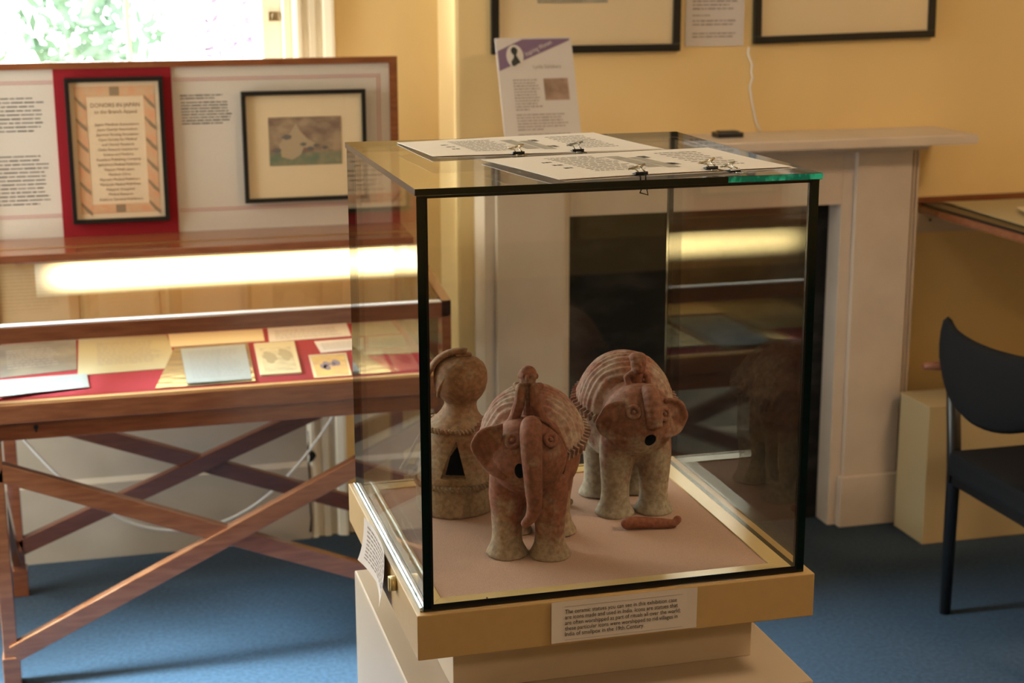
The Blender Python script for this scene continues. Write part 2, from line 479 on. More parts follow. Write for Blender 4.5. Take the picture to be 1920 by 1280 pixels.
# ------------------------------------------------------------------ greenery outside
def shrub(name, label, loc, rad, n, m, seed, leafs=.06):
    t = thing(name, label, 'shrub', loc)
    rnd = random.Random(seed)
    bm = bmesh.new()
    for i in range(n):
        while True:
            p = Vector((rnd.uniform(-1, 1), rnd.uniform(-1, 1), rnd.uniform(-1, 1)))
            if p.length < 1 and noise.noise(p*2.1+Vector((seed, 0, 0))) > -.12: break
        p = Vector((p.x*rad[0], p.y*rad[1], p.z*rad[2]+rad[2]+.3))
        a = Vector((rnd.gauss(0, 1), rnd.gauss(0, 1), rnd.gauss(0, 1))).normalized()
        b = a.orthogonal().normalized(); s = leafs*rnd.uniform(.6, 1.3)
        q = [p-a*s, p+b*s*.4, p+a*s, p-b*s*.4]
        bm.faces.new([bm.verts.new(v) for v in q])
    fo = obj('foliage', bm, m, t, recalc=False)
    bm = bmesh.new()
    for k in range(4):
        a = k*1.7+seed
        tube(bm, [(0, 0, 0), (.1*cos(a), .1*sin(a), rad[2]*.6), (rad[0]*.3*cos(a), rad[1]*.3*sin(a), rad[2]*.9)], [.03, .02, .010], 7)
    obj('stem', bm, STEM, t)
    return t
STEM = mat('pale bark', (.25, .24, .2), .8)
LEAF = mat('green leaves', (.10, .20, .15), .6, col2=(.16, .26, .16), scale=3)
LEAF2 = mat('purple leaves', (.17, .12, .22), .6, col2=(.25, .2, .29), scale=3)
LEAF3 = mat('light green leaves', (.25, .33, .12), .6)
shrub('garden_shrub', 'tall loose green shrub outside the window, in its middle', (-.02, 8.2, 0), (.42, .4, 1.3), 1100, LEAF, 3)
shrub('garden_shrub', 'purplish shrub outside the window near its right side', (.70, 8.0, .78), (.20, .2, .32), 170, LEAF2, 5, .04)
shrub('garden_shrub', 'light green low shrub outside at the left edge of the window', (-.92, 8.4, 0), (.30, .3, .66), 320, LEAF3, 9)
struct(bx('ground', (-12, 12, WY+.4, 22, -.2, -.12), mat('pale gravel', (.5, .5, .47), .9)))

# ------------------------------------------------------------------ fireplace
fp = thing('fireplace', 'white painted wooden fireplace surround with mantel shelf and black fire board, on the yellow wall', 'fireplace', (1.66, CY, 0))
fo = (1.66, CY, 0)
def fb(name, bs, m, bevel=.002, parent=fp):
    bm = bmesh.new()
    for b in bs: box(bm, b[0]-fo[0], b[1]-fo[0], b[2]-fo[1], b[3]-fo[1], b[4], b[5])
    return obj(name, bm, m, parent, bevel=bevel)
fb('surround_panel', [(1.015, 1.255, 4.128, CY, 0, 1.125), (2.066, 2.305, 4.128, CY, 0, 1.125), (1.255, 2.066, 4.128, CY, .969, 1.125)], WHT)
fb('pilaster', [(1.045, 1.238, 4.11, 4.128, .156, 1.12)], WHT, .003)
fb('pilaster', [(2.102, 2.276, 4.11, 4.128, .156, 1.12)], WHT, .003)
fb('pilaster_moulding', [(2.283, 2.289, 4.118, 4.128, .156, 1.12), (2.296, 2.303, 4.120, 4.128, 0, 1.12)], WHT, .001)
fb('plinth_block', [(1.035, 1.248, 4.098, 4.128, 0, .156)], WHT, .003)
fb('plinth_block', [(2.09, 2.289, 4.098, 4.128, 0, .156)], WHT, .003)
fb('mantel_shelf', [(.985, 2.416, 4.0, CY, 1.143, 1.17)], WHT, .004)
fb('shelf_moulding', [(1.02, 2.31, 4.085, CY, 1.122, 1.143)], WHT, .003)
fb('fire_board', [(1.255, 2.066, 4.205, CY-.002, 0, .969)], SOOT, 0)

# white cable down the wall
bm = bmesh.new()
tube(bm, [(1.816, 4.243, 1.41), (1.814, 4.243, 1.39), (1.828, 4.243, 1.362), (1.824, 4.240, 1.34), (1.831, 4.243, 1.325), (1.822, 4.243, 1.30), (1.832, 4.243, 1.25), (1.845, 4.243, 1.2), (1.858, 4.240, 1.172)], .0028, 8)
tag(obj('wall_cable', bm, CABLE), 'thin white cable running down the yellow wall to the mantel shelf', 'cable')
# black object on the mantel
bm = bmesh.new(); box(bm, -.04, .036, -.03, .02, 0, .014); box(bm, -.03, .026, -.022, .012, .014, .018)
tag(obj('black_case', bm, BLACK, loc=(1.72, 4.15, 1.17), bevel=.002), 'small flat black case lying on the white mantel shelf', 'case')

# ------------------------------------------------------------------ pictures on the yellow wall
def wall_picture(label, x0, x1, z0, z1, img, tilt=0):
    t = thing('framed_picture', label, 'picture', (x0, CY, z0)); t.rotation_euler = (0, -tilt, 0)
    w, h, b = x1-x0, z1-z0, .021
    bm = bmesh.new()
    for q in ((0, w, 0, b), (0, w, h-b, h), (0, b, b, h-b), (w-b, w, b, h-b)): box(bm, q[0], q[1], -.02, -.002, q[2], q[3])
    obj('frame', bm, BLACK, t, bevel=.0015)
    bm = bmesh.new(); box(bm, b, w-b, -.010, -.004, b, h-b); obj('mount', bm, MOUNT, t)
    bm = bmesh.new(); box(bm, img[0], img[1], -.0115, -.010, img[2], img[3]); obj('print', bm, mat('grey print', (.35, .31, .25), .8, col2=(.5, .45, .35), scale=30), t)
    bm = bmesh.new(); box(bm, b, w-b, -.0145, -.013, b, h-b); obj('picture_glass', bm, GLASSP, t)
    return t
wall_picture('black framed picture with cream mount, left one on the yellow wall behind the card', 1.065, 1.606, 1.403, 2.0, (.13, .33, .134, .40))
wall_picture('black framed picture with cream mount, right one on the yellow wall above the mantel end', 1.828, 2.392, 1.418, 2.0, (.13, .42, .16, .44), radians(1.1))
t = thing('wall_notice', 'white printed sheet on the yellow wall between the two black framed pictures', 'notice', (1.626, CY, 1.414))
bm = bmesh.new(); box(bm, 0, .175, -.003, -.001, 0, .30); obj('sheet', bm, PAPER, t)
bm = bmesh.new(); M = MXZ(0, -.0031, 0)
for a_ in ((.02, .155, .04, .022, 2, M, .4, .2, 3), (.02, .155, .075, .055, 2, M, .4, .2, 4), (.02, .08, .088, .082, 1, M, .5, .2, 5), (.02, .155, .15, .098, 5, M, .4, .2, 6), (.02, .155, .27, .165, 9, M, .4, .2, 8)):
    bm = bmesh.new(); greek(bm, *a_, last=.9); obj('text_block', bm, INKG, t)

# leaning card on the mantel: A4, top leans back to the wall
t = thing('information_card', 'white upright card with purple diagonal banner leaning on the mantel behind the glass case', 'card', (1.055, 4.045, 1.171))
lean = math.asin(.10/.297)
t.rotation_euler = (-lean, 0, radians(2))
bm = bmesh.new(); box(bm, 0, .212, 0, .003, 0, .297); obj('sheet', bm, PAPER, t)
bm = bmesh.new()
prism(bm, [(.004, -.0006, .208), (.004, -.0006, .262), (.075, -.0006, .293), (.206, -.0006, .293), (.206, -.0006, .288)], (0, .0005, 0))
obj('banner', bm, PURP, t)
bm = bmesh.new()
prism(bm, [(.050+.0235*cos(a*pi/16), -.0009, .247+.031*sin(a*pi/16)) for a in range(32)], (0, .0002, 0))
obj('portrait_oval', bm, PAPER, t)
bm = bmesh.new()
sil = [(.040, .221), (.038, .232), (.046, .243), (.047, .250), (.041, .256), (.040, .266), (.046, .272), (.054, .271), (.059, .263), (.056, .255), (.054, .249), (.060, .238), (.064, .229), (.056, .226), (.047, .220)]
prism(bm, [(x, -.0012, z) for x, z in sil], (0, .0002, 0))
obj('silhouette', bm, PORT, t)
Mt = Matrix.Translation((.082, -.0010, .246)) @ Matrix.Rotation(radians(-24), 4, 'Y') @ Matrix.Rotation(pi/2, 4, 'X')
text('banner_lettering', 'Inspiring Women', .082, .018, Mt, PAPER, t)
text('title_lettering', 'Lydia Salisbury', .078, .014, Matrix.Translation((.098, -.0004, .213)) @ Matrix.Rotation(pi/2, 4, 'X'), INKG, t)
bm = bmesh.new(); box(bm, .122, .190, -.0007, 0, .126, .185)
obj('photo', bm, mat('brown photograph', (.24, .15, .10), .7, col2=(.42, .27, .20), scale=28), t)
bm = bmesh.new(); M = MXZ(0, -.0004, 0)
for a_ in ((.038, .113, .186, .098, 11, M, .38, .2, 11), (.038, .185, .092, .044, 6, M, .38, .2, 12), (.038, .185, .038, .01, 4, M, .38, .2, 14)):
    bm = bmesh.new(); greek(bm, *a_, words=9); obj('text_block', bm, INKG, t)

# ------------------------------------------------------------------ display case by the window (left)
dc = thing('museum_display_case', 'long reddish wood museum display case on crossed legs in front of the window', 'display case', (.265, 3.9, 0))
do = Vector((.265, 3.9, 0))
X0, X1, Y0, Y1 = -.275, .802, 3.60, 4.25
def db(name, bs, m, bevel=.0015, parent=dc):
    bm = bmesh.new()
    for b in bs: box(bm, b[0]-do.x, b[1]-do.x, b[2]-do.y, b[3]-do.y, b[4], b[5])
    return obj(name, bm, m, parent, bevel=bevel)
def dp(name, pts, ext, m, parent=dc, bevel=0):
    bm = bmesh.new(); prism(bm, [Vector(p)-do for p in pts], ext); return obj(name, bm, m, parent, bevel=bevel)
db('base_rail', [(X0, X1, Y0, Y0+.03, .645, .688)], WOOD)
db('back_panel', [(X0, X1, Y1-.03, Y1, .605, .93)], WOOD)
db('drawer_front', [(X0+.005, X1-.005, Y0+.012, Y0+.035, .603, .646)], WOOD)
db('bottom_panel', [(X0, X1, Y0+.03, Y1-.03, .63, .66)], WOODD)
db('lipping', [(X0+.02, X1-.02, Y0+.004, Y0+.022, .688, .6935)], WOODL, 0)
lin = db('case_lining', [(X0+.02, X1-.02, Y0+.022, Y1-.03, .66, .692)], BAIZER, 0)
db('back_lining', [(X0+.02, X1-.02, Y1-.045, Y1-.03, .692, .93)] + [(x, x+.006, Y1-.047, Y1-.045, .692, .93) for x in (-.06, .145, .36, .57)], LINER, 0)
db('front_rail', [(X0, X1, Y0, Y0+.028, .830, .866)], WOOD, .002)
db('rail_strip', [(X0, X1, Y0+.001, Y0+.027, .866, .8685)], mat('brushed aluminium', (.92, .90, .92), .35, metal=.6), 0)
for xa in (X0, X1-.022):
    # end frames: sloping outline with a glazed opening
    bm = bmesh.new()
    def q(pts): prism(bm, [Vector((xa, y, z))-do for y, z in pts], (.022, 0, 0))
    q([(3.60, .605), (4.25, .605), (4.25, .692), (3.60, .692)])
    q([(3.60, .692), (3.645, .692), (3.645, .875), (3.60, .870)])
    q([(3.60, .838), (3.60, .870), (4.04, .936), (4.25, .955), (4.25, .915), (4.04, .900)])
    q([(4.20, .692), (4.25, .692), (4.25, .93), (4.20, .92)])
    e = obj('end_frame', bm, WOOD, dc)
    dp('end_pane', [(xa+.009, 3.645, .692), (xa+.009, 4.20, .692), (xa+.009, 4.20, .91), (xa+.009, 4.04, .900), (xa+.009, 3.645, .845)], (.004, 0, 0), GLASSP)
dp('top_rail', [(X0, 4.037, .950), (X0, 4.037, .931), (X0, 4.25, .931), (X0, 4.25, .962)], (X1-X0, 0, 0), WOOD, bevel=.001)
hg = dp('hinge', [(X0+.02, 4.10, .9533), (X0+.02, 4.112, .9540), (X0+.02, 4.112, .9552), (X0+.02, 4.10, .9545)], (X1-X0-.04, 0, 0), mat('brass hinge', (.45, .27, .10), .35, metal=.8))
bm = bmesh.new(); box(bm, X0+.022-do.x, X1-.022-do.x, Y0+.012-do.y, Y0+.016-do.y, .692, .832); obj('front_pane', bm, GLASSP, dc)
dp('lid_pane', [(X0+.022, 3.626, .868), (X0+.022, 4.045, .931), (X0+.022, 4.045, .935), (X0+.022, 3.626, .872)], (X1-X0-.044, 0, 0), GLASSP)
# lamp under the top rail
lf = db('light_fitting', [(-.20, .775, 4.06, 4.20, .923, .929)], WHT, 0)
bm = bmesh.new()
tube(bm, [(-.155-do.x, 4.180-do.y, .868), (.772-do.x, 4.180-do.y, .868)], .053, 28)
for v in bm.verts: v.co.y = (4.180-do.y)+(v.co.y-(4.180-do.y))*.35
obj('lamp_diffuser', bm, LAMP, dc)
# display board standing on the back
board = db('board_frame', [(X0, X1, 4.215, 4.245, 1.388, 1.405), (X1-.022, X1, 4.215, 4.245, .958, 1.388), (X0, X0+.022, 4.215, 4.245, .958, 1.388)], WOOD, .001)
db('display_board', [(X0+.022, X1-.022, 4.224, 4.242, .94, 1.388)], LINEN, 0)
def on_board(name, pts_box, m, parent=dc): return db(name, pts_box, m, 0, parent)
on_board('red_panel', [(-.079, .213, 4.219, 4.224, .955, 1.388)], RED)
ln = []
for z in (1.357, 1.3515, 1.0185, 1.013):
    ln += [(X0+.022, -.081, 4.2232, 4.224, z, z+.0022), (.216, .7555 if z in (1.357, 1.013) else .748, 4.2232, 4.224, z, z+.0022)]
ln += [(.7535, .7555, 4.2232, 4.224, 1.013, 1.359), (.747, .749, 4.2232, 4.224, 1.019, 1.353)]
for q_ in ln: on_board('printed_line', [q_], PINKL)
bm = bmesh.new(); M = MXZ(-do.x, 4.2238-do.y, 0)
for a_ in ((.233, .345, 1.318, 1.303, 2, M, .34, .2, 21), (.235, .368, 1.300, 1.238, 8, M, .34, .12, 22), (-.26, -.103, 1.322, 1.230, 9, M, .28, .2, 23), (-.26, -.10, 1.176, 1.044, 13, M, .28, .2, 24)):
    bm = bmesh.new(); greek(bm, *a_, words=6, last=.8); obj('text_block', bm, INK, dc)
# legs
def leg(x, y, h=.605):
    bm = bmesh.new()
    prism(bm, [(x-.016-do.x, y-.02-do.y, .06), (x+.016-do.x, y-.02-do.y, .06), (x+.016-do.x, y+.02-do.y, .06), (x-.016-do.x, y+.02-do.y, .06)], (0, 0, h-.06))
    box(bm, x-.020-do.x, x+.020-do.x, y-.024-do.y, y+.024-do.y, 0, .075)
    obj('leg', bm, WOOD, dc, bevel=.002)
for x in (-.252, .778):
    leg(x, 3.645); leg(x, 4.215)
def brace(x0, z0, x1, z1, y, w=.042, d=.03):
    bm = bmesh.new()
    a = Vector((x0, 0, z0)); b = Vector((x1, 0, z1)); dd = (b-a).normalized(); n = Vector((-dd.z, 0, dd.x))*w/2
    prism(bm, [Vector((p.x, y-d/2, p.z))-do for p in (a-n, b-n, b+n, a+n)], (0, d, 0))
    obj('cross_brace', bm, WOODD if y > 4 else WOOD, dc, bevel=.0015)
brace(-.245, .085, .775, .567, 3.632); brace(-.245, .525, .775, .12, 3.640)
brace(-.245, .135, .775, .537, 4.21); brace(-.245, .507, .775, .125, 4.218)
def side_brace(x, y0, z0, y1, z1):
    bm = bmesh.new()
    a = Vector((0, y0, z0)); b = Vector((0, y1, z1)); dd = (b-a).normalized(); n = Vector((0, -dd.z, dd.y))*.018
    prism(bm, [Vector((x-.010, p.y, p.z))-do for p in (a-n, b-n, b+n, a+n)], (.020, 0, 0))
    obj('side_brace', bm, WOOD, dc, bevel=.001)
side_brace(-.257, 3.66, .55, 4.2, .10); side_brace(.775, 3.66, .55, 4.2, .10)
bm = bmesh.new(); tube(bm, [(-.157-do.x, 3.6075-do.y, .631), (-.157-do.x, 3.613-do.y, .631)], .005, 12); box(bm, -.159-do.x, -.155-do.x, 3.6085-do.y, 3.613-do.y, .620, .631)
obj('keyhole', bm, HOLE, dc)

# looping white cable under the case
bm = bmesh.new()
pts = []
for k in range(33):
    u = -1+2*k/32
    x = .20+u*.46; z = .085+.36*abs(u)**2.1 if u < 0 else .085+.36*abs(u)**2.1
    pts.append((x, 4.36-.0*u, z))
pts = [(-.262, 4.25, .60)] + pts[1:] + [(.69, 4.26, .60)]
tube(bm, pts, .0045, 8)
tag(obj('power_cable', bm, CABLE), 'white power cable hanging in a loop under the wooden display case', 'cable')

# framed certificate and framed print on the board
def board_picture(name, label, x0, x1, z0, z1, b, mm):
    t = thing(name, label, 'picture', (x0, 4.219, z0))
    w, h = x1-x0, z1-z0
    bm = bmesh.new()
    for q in ((0, w, 0, b), (0, w, h-b, h), (0, b, b, h-b), (w-b, w, b, h-b)): box(bm, q[0], q[1], -.018, 0, q[2], q[3])
    obj('frame', bm, BLACK, t, bevel=.001)
    bm = bmesh.new(); box(bm, b, w-b, -.008, -.002, b, h-b); obj('mount', bm, mm, t)
    bm = bmesh.new(); box(bm, b, w-b, -.0145, -.013, b, h-b); obj('picture_glass', bm, GLASSP, t)
    return t
CERTP = mat('cream certificate paper', (.86, .66, .45), .8)
t = board_picture('framed_certificate', 'black framed peach bordered certificate on the red panel', -.053, .190, .995, 1.366, .011, CERTP)
w, h = .243, .371
bm = bmesh.new()
for q in ((.022, .05, .024, h-.022), (w-.05, w-.022, .024, h-.022), (.05, w-.05, h-.048, h-.022), (.05, w-.05, .024, .048)): box(bm, q[0], q[1], -.0088, -.008, q[2], q[3])
obj('patterned_border', bm, BORD, t)
bm = bmesh.new()
for side in (.022, w-.05):
    for k in range(6):
        z = h-.045-k*.054
        prism(bm, [(side+.001, -.0092, z), (side+.028, -.0092, z-.028), (side+.028, -.0092, z-.038), (side+.014, -.0092, z-.026), (side+.001, -.0092, z-.008)], (0, .0004, 0))
box(bm, w/2-.012, w/2+.012, -.0092, -.0088, h-.046, h-.024); box(bm, w/2-.012, w/2+.012, -.0092, -.0088, .026, .046)
obj('pattern_slashes', bm, SLASH, t)
INKB = mat('brown certificate ink', (.24, .14, .09), .8)
text('title_lettering', 'DONORS IN JAPAN', .122, .015, MXZ(.061, -.0083, h-.075), INKB, t)
text('subtitle_lettering', 'to the Branch Appeal', .105, .013, MXZ(.070, -.0083, h-.091), INKB, t)
for i, (s, wd) in enumerate((('Japan Medical Association', .11), ('Japan Dental Association', .10), ('Japanese Nursing Association', .105), ('Open Society for Medical', .095), ('and Clinical Research', .08), ('Osaka Research Institute for', .10), ('Science and Medicine', .075), ('Kanehara Publishing Company', .11), ('Igakushoin Medical Publishers', .105), ('Nippon Medic Japan', .075), ('Medical Clinic', .055), ('Maruzen Medical Publishers', .10), ('Nanzando Medical Publishers', .10), ('Nippon Hospital', .07), ('Medical Research', .06), ('Asakura General Publishers', .11))):
    z = h-.122-i*.0128
    text('name_lettering', s, wd, .0095, MXZ(w/2+.002-wd/2, -.0083, z), INKB, t)
t = board_picture('framed_print', 'black framed small figure print with wide cream mount, on the linen display board', .387, .713, 1.031, 1.322, .011, MOUNT)
SLATE = mat('slate ink', (.17, .16, .15), .8)
PRN = mat('faded scene print', (.24, .15, .115), .8, col2=(.46, .34, .22), scale=22, stretch=(1, 1, 1.6), detail=5)
bm = bmesh.new(); box(bm, .068, .260, -.0088, -.008, .095, .222); obj('print', bm, PRN, t)
bm = bmesh.new(); box(bm, .069, .259, -.0091, -.0088, .096, .128); obj('print_ground', bm, mat('faded green ground', (.17, .22, .15), .8, col2=(.32, .29, .18), scale=40), t)
bm = bmesh.new()
fig = [(.100, .118), (.094, .150), (.108, .170), (.122, .178), (.140, .205), (.150, .186), (.168, .166), (.192, .150), (.186, .138), (.160, .142), (.150, .122), (.128, .110)]
prism(bm, [(x, -.0095, z) for x, z in fig], (0, .0004, 0)); obj('figure', bm, mat('pale robed figure', (.52, .40, .26), .8), t)
for c, r in (((.115, .170), .012), ((.158, .150), .008), ((.176, .138), .010), ((.192, .146), .008), ((.088, .135), .011), ((.215, .140), .008)):
    bm = bmesh.new(); prism(bm, [(c[0]+r*cos(a*pi/6)*(1+.3*sin(a*2.3)), -.0100, c[1]+r*.6*sin(a*pi/6)) for a in range(12)], (0, .0005, 0))
    obj('dark_patch', bm, SLATE, t)

# ------------------------------------------------------------------ papers lying in the case
def sheet(name, label, cat, q, m, z=.6922, th=.0012, lines=None, group=None, seed=1, ink=None, wave=0):
    """flat sheet from four corners (back left, back right, front right, front left)"""
    c = Vector((sum(p[0] for p in q)/4, sum(p[1] for p in q)/4, z))
    bm = bmesh.new()
    P = [Vector((x, y, 0))-Vector((c.x, c.y, 0)) for x, y in q]
    n = 8
    def S(u, v):
        a = P[0].lerp(P[1], u); b = P[3].lerp(P[2], u); p = a.lerp(b, v)
        p.z = wave*(.5+.5*sin(3.1*u+seed)*cos(2.3*v+seed*2)) + .0002
        return p
    g = [[bm.verts.new(S(i/n, j/n)) for j in range(n+1)] for i in range(n+1)]
    g2 = [[bm.verts.new(S(i/n, j/n)+Vector((0, 0, th))) for j in range(n+1)] for i in range(n+1)]
    for i in range(n):
        for j in range(n):
            bm.faces.new((g[i][j], g[i][j+1], g[i+1][j+1], g[i+1][j])); bm.faces.new((g2[i][j], g2[i+1][j], g2[i+1][j+1], g2[i][j+1]))
    for i in range(n):
        for A, j in ((0, 0), (1, n)):
            bm.faces.new((g[i][j], g[i+1][j], g2[i+1][j], g2[i][j])); bm.faces.new((g[j][i], g[j][i+1], g2[j][i+1], g2[j][i]))
    if lines:
        t = thing(name, label, cat, c, group=group)
        obj('sheet', bm, m, t, recalc=True)
        bm = bmesh.new(); rnd = random.Random(seed)
        for (u0, u1, v0, v1, nl, wds) in lines:
            for k in range(nl):
                v = v0+(v1-v0)*(k+.3)/nl; dv = (v1-v0)/nl*.26
                u = u0; ue = u1-(u1-u0)*rnd.random()*.18
                while u < ue:
                    du = min((u1-u0)/wds*rnd.uniform(.4, 1.3), ue-u)
                    if du > .003:
                        up = Vector((0, 0, th+.00015)); m_ = 1 if wave == 0 else 3
                        for s in range(m_):
                            a, b = u+du*s/m_, u+du*(s+1)/m_
                            bm.faces.new([bm.verts.new(S(*w_)+up) for w_ in ((a, v), (a, v+dv), (b, v+dv), (b, v))])
                    u += du+(u1-u0)/wds*.18
        obj('lettering', bm, ink or INKG, t, recalc=False)
        return t
    o = obj(name, bm, m, loc=c)
    tag(o, label, cat, group)
    return o
G = 'documents laid in the wooden display case'
sheet('document', 'grey translucent document at the back left of the red lining', 'document', [(-.262, 4.19), (-.066, 4.199), (-.064, 3.874), (-.24, 3.839)], mat('grey film sleeve', (.30, .26, .20), .12, col2=(.20, .18, .155), scale=9, bump=.6, bscale=10), lines=[(.1, .8, .2, .8, 8, 9)], seed=2, group=G)
sheet('document', 'bluish white sheet with handwriting at the front left of the red lining', 'document', [(-.250, 3.80), (-.041, 3.815), (-.036, 3.690), (-.240, 3.636)], PAPERB, lines=[(.05, .85, .2, .8, 6, 9)], seed=4, wave=.008, group=G)
sheet('document', 'large tan handwritten document, second from the left in the wooden case', 'document', [(-.06, 4.199), (.165, 4.19), (.175, 3.829), (-.062, 3.815)], PAPERT, lines=[(.2, .88, .15, .8, 12, 10)], seed=5, group=G)
sheet('document', 'bright cream folded paper at the back centre of the wooden case', 'document', [(.169, 4.195), (.416, 4.19), (.407, 4.053), (.168, 4.049)], PAPERY, seed=6, group=G)
t = sheet('plastic_sleeve', 'shiny clear plastic sleeve holding a pale document in the wooden case', 'sleeve', [(.176, 4.03), (.362, 4.035), (.340, 3.640), (.111, 3.640)], SLEEVE, z=.6926, seed=7, wave=.003)
t2 = sheet('document', 'pale document inside the shiny plastic sleeve', 'document', [(.190, 4.0), (.352, 4.005), (.334, 3.650), (.184, 3.650)], PAPERB, z=.6974, lines=[(.1, .9, .1, .9, 14, 9)], seed=8, group=G)
t = thing('picture_card', 'cream picture card with two tree like figures lying on the red lining', 'card', (.416, 3.85, .6922))
bm = bmesh.new(); prism(bm, [(-.041, .163, 0), (.063, .164, 0), (.039, -.164, 0), (-.059, -.162, 0)], (0, 0, .006)); obj('card', bm, mat('cream card', (.60, .50, .30), .4), t, bevel=.002)
bm = bmesh.new(); prism(bm, [(-.033, .100, .0061), (.045, .101, .0061), (.032, -.14, .0061), (-.046, -.14, .0061)], (0, 0, .0005)); obj('picture', bm, mat('pale card picture', (.62, .50, .30), .5, col2=(.42, .34, .21), scale=28), t)
bm = bmesh.new()
for cx, cy in ((-.018, .0), (.022, .02)):
    prism(bm, [(cx+.016*cos(a*pi/7)*(1+.2*sin(a*3)), cy+.06*sin(a*pi/7)*(1+.15*cos(a*5)), .0067) for a in range(14)], (0, 0, .0004))
obj('figures', bm, mat('faint brown figures', (.36, .28, .16), .6), t)
sheet('document', 'long pale letter at the back of the wooden case, right of the cream folded paper', 'document', [(.430, 4.195), (.644, 4.20), (.632, 4.045), (.417, 4.036)], PAPER, lines=[(.08, .9, .2, .9, 5, 12)], seed=9, group=G)
sheet('document', 'small white letter just in front of the long pale letter', 'document', [(.530, 4.010), (.660, 4.016), (.640, 3.896), (.529, 3.881)], PAPER, lines=[(.1, .9, .2, .8, 5, 8)], seed=10, group=G)
sheet('document', 'greenish white letter at the back right of the wooden case', 'document', [(.662, 4.19), (.765, 4.19), (.762, 4.045), (.652, 4.045)], PAPERB, lines=[(.1, .9, .2, .8, 5, 8)], seed=12, group=G)
sheet('document', 'white letter at the right of the case in front of the greenish letter', 'document', [(.672, 4.02), (.765, 4.02), (.752, 3.90), (.655, 3.90)], PAPERB, lines=[(.1, .9, .2, .8, 5, 8)], seed=13, group=G)
def pcard(label, q, cols, seed):
    c = Vector((sum(p[0] for p in q)/4, sum(p[1] for p in q)/4, .6922))
    t = thing('postcard', label, 'postcard', c)
    P = [Vector((x-c.x, y-c.y, 0)) for x, y in q]
    bm = bmesh.new(); prism(bm, P, (0, 0, .0018)); obj('card', bm, mat('card stock', (.62, .50, .33), .2), t)
    bm = bmesh.new(); prism(bm, [p*.86+Vector((0, -.004, .0019)) for p in P], (0, 0, .0003)); obj('picture', bm, mat('card picture', cols[0], .3, col2=cols[1], scale=26, detail=2), t)
    rnd = random.Random(seed); bm = bmesh.new()
    for k in range(5):
        cx, cy, r = rnd.uniform(-.5, .6), rnd.uniform(-.6, .3), rnd.uniform(.006, .012)
        ctr = P[0].lerp(P[1], .5+cx*.4).lerp(P[3].lerp(P[2], .5+cx*.4), .5+cy*.4)
        prism(bm, [ctr+Vector((r*cos(a*pi/5), 3*r*sin(a*pi/5), .0023)) for a in range(10)], (0, 0, .0003))
    obj('figures', bm, mat('card figures', cols[2], .4), t)
pcard('colourful postcard of blue figures near the right front of the wooden case', [(.495, 3.865), (.590, 3.865), (.568, 3.640), (.478, 3.640)], ((.55, .33, .07), (.40, .20, .10), (.05, .04, .16)), 3)
pcard('glossy cream postcard right of the blue figure postcard', [(.604, 3.86), (.680, 3.86), (.664, 3.642), (.585, 3.642)], ((.50, .38, .22), (.45, .25, .14), (.42, .16, .10)), 5)
pcard('orange red postcard at the far right front of the wooden case', [(.688, 3.83), (.748, 3.83), (.738, 3.655), (.677, 3.655)], ((.50, .17, .07), (.45, .24, .16), (.40, .10, .07)), 6)

# ------------------------------------------------------------------ right hand wall desk, batten, papers
tb = thing('wall_desk', 'reddish wood edged desk against the wall at the right edge of the picture', 'desk', (3.0, 3.9, 0))
def tbx(name, b, m, bevel=.002):
    return bx(name, (b[0]-3.0, b[1]-3.0, b[2]-3.9, b[3]-3.9, b[4], b[5]), m, tb, bevel)
tbx('desk_edge', (2.372, 3.9, 3.45, 4.235, .917, .938), WOOD)
tbx('desk_top', (2.378, 3.9, 3.456, 4.233, .938, .945), BLACK, 0)
tbx('back_edge', (2.36, 3.9, 4.236, 4.249, .94, .962), WOOD)
tbx('wall_batten', (2.33, 3.3, 4.232, 4.249, .855, .917), WHT)
tbx('leg', (3.84, 3.88, 3.48, 3.52, 0, .917), WOOD); tbx('leg', (3.84, 3.88, 4.18, 4.22, 0, .917), WOOD); tbx('leg', (2.98, 3.02, 4.18, 4.22, 0, .917), WOOD)
bm = bmesh.new(); tube(bm, [(2.41-3, 4.2305-3.9, .893), (2.41-3, 4.234-3.9, .893)], .004, 10); obj('screw', bm, HOLE, tb)
sheet('desk_paper', 'large cream sheet lying along the left edge of the wall desk', 'paper', [(2.44, 4.215), (3.2, 4.215), (3.2, 3.50), (2.415, 3.50)], PAPERT, z=.9455, wave=.004, seed=3)
sheet('desk_paper', 'curled white paper on top of the cream sheet on the wall desk', 'paper', [(2.54, 3.98), (2.95, 4.02), (2.96, 3.62), (2.435, 3.60)], PAPERY, z=.951, wave=.012, seed=5)

# low cream box on the floor beside the fireplace
t = thing('display_plinth', 'low cream painted plinth box on the floor right of the fireplace', 'plinth', (2.55, 3.99, 0))
bm = bmesh.new(); box(bm, -.292, .3, -.084, .085, 0, .405); obj('box', bm, CREAM2, t, bevel=.002)
bm = bmesh.new(); box(bm, -.294, .302, -.086, .087, .405, .413); obj('lid', bm, CREAM2, t, bevel=.001)

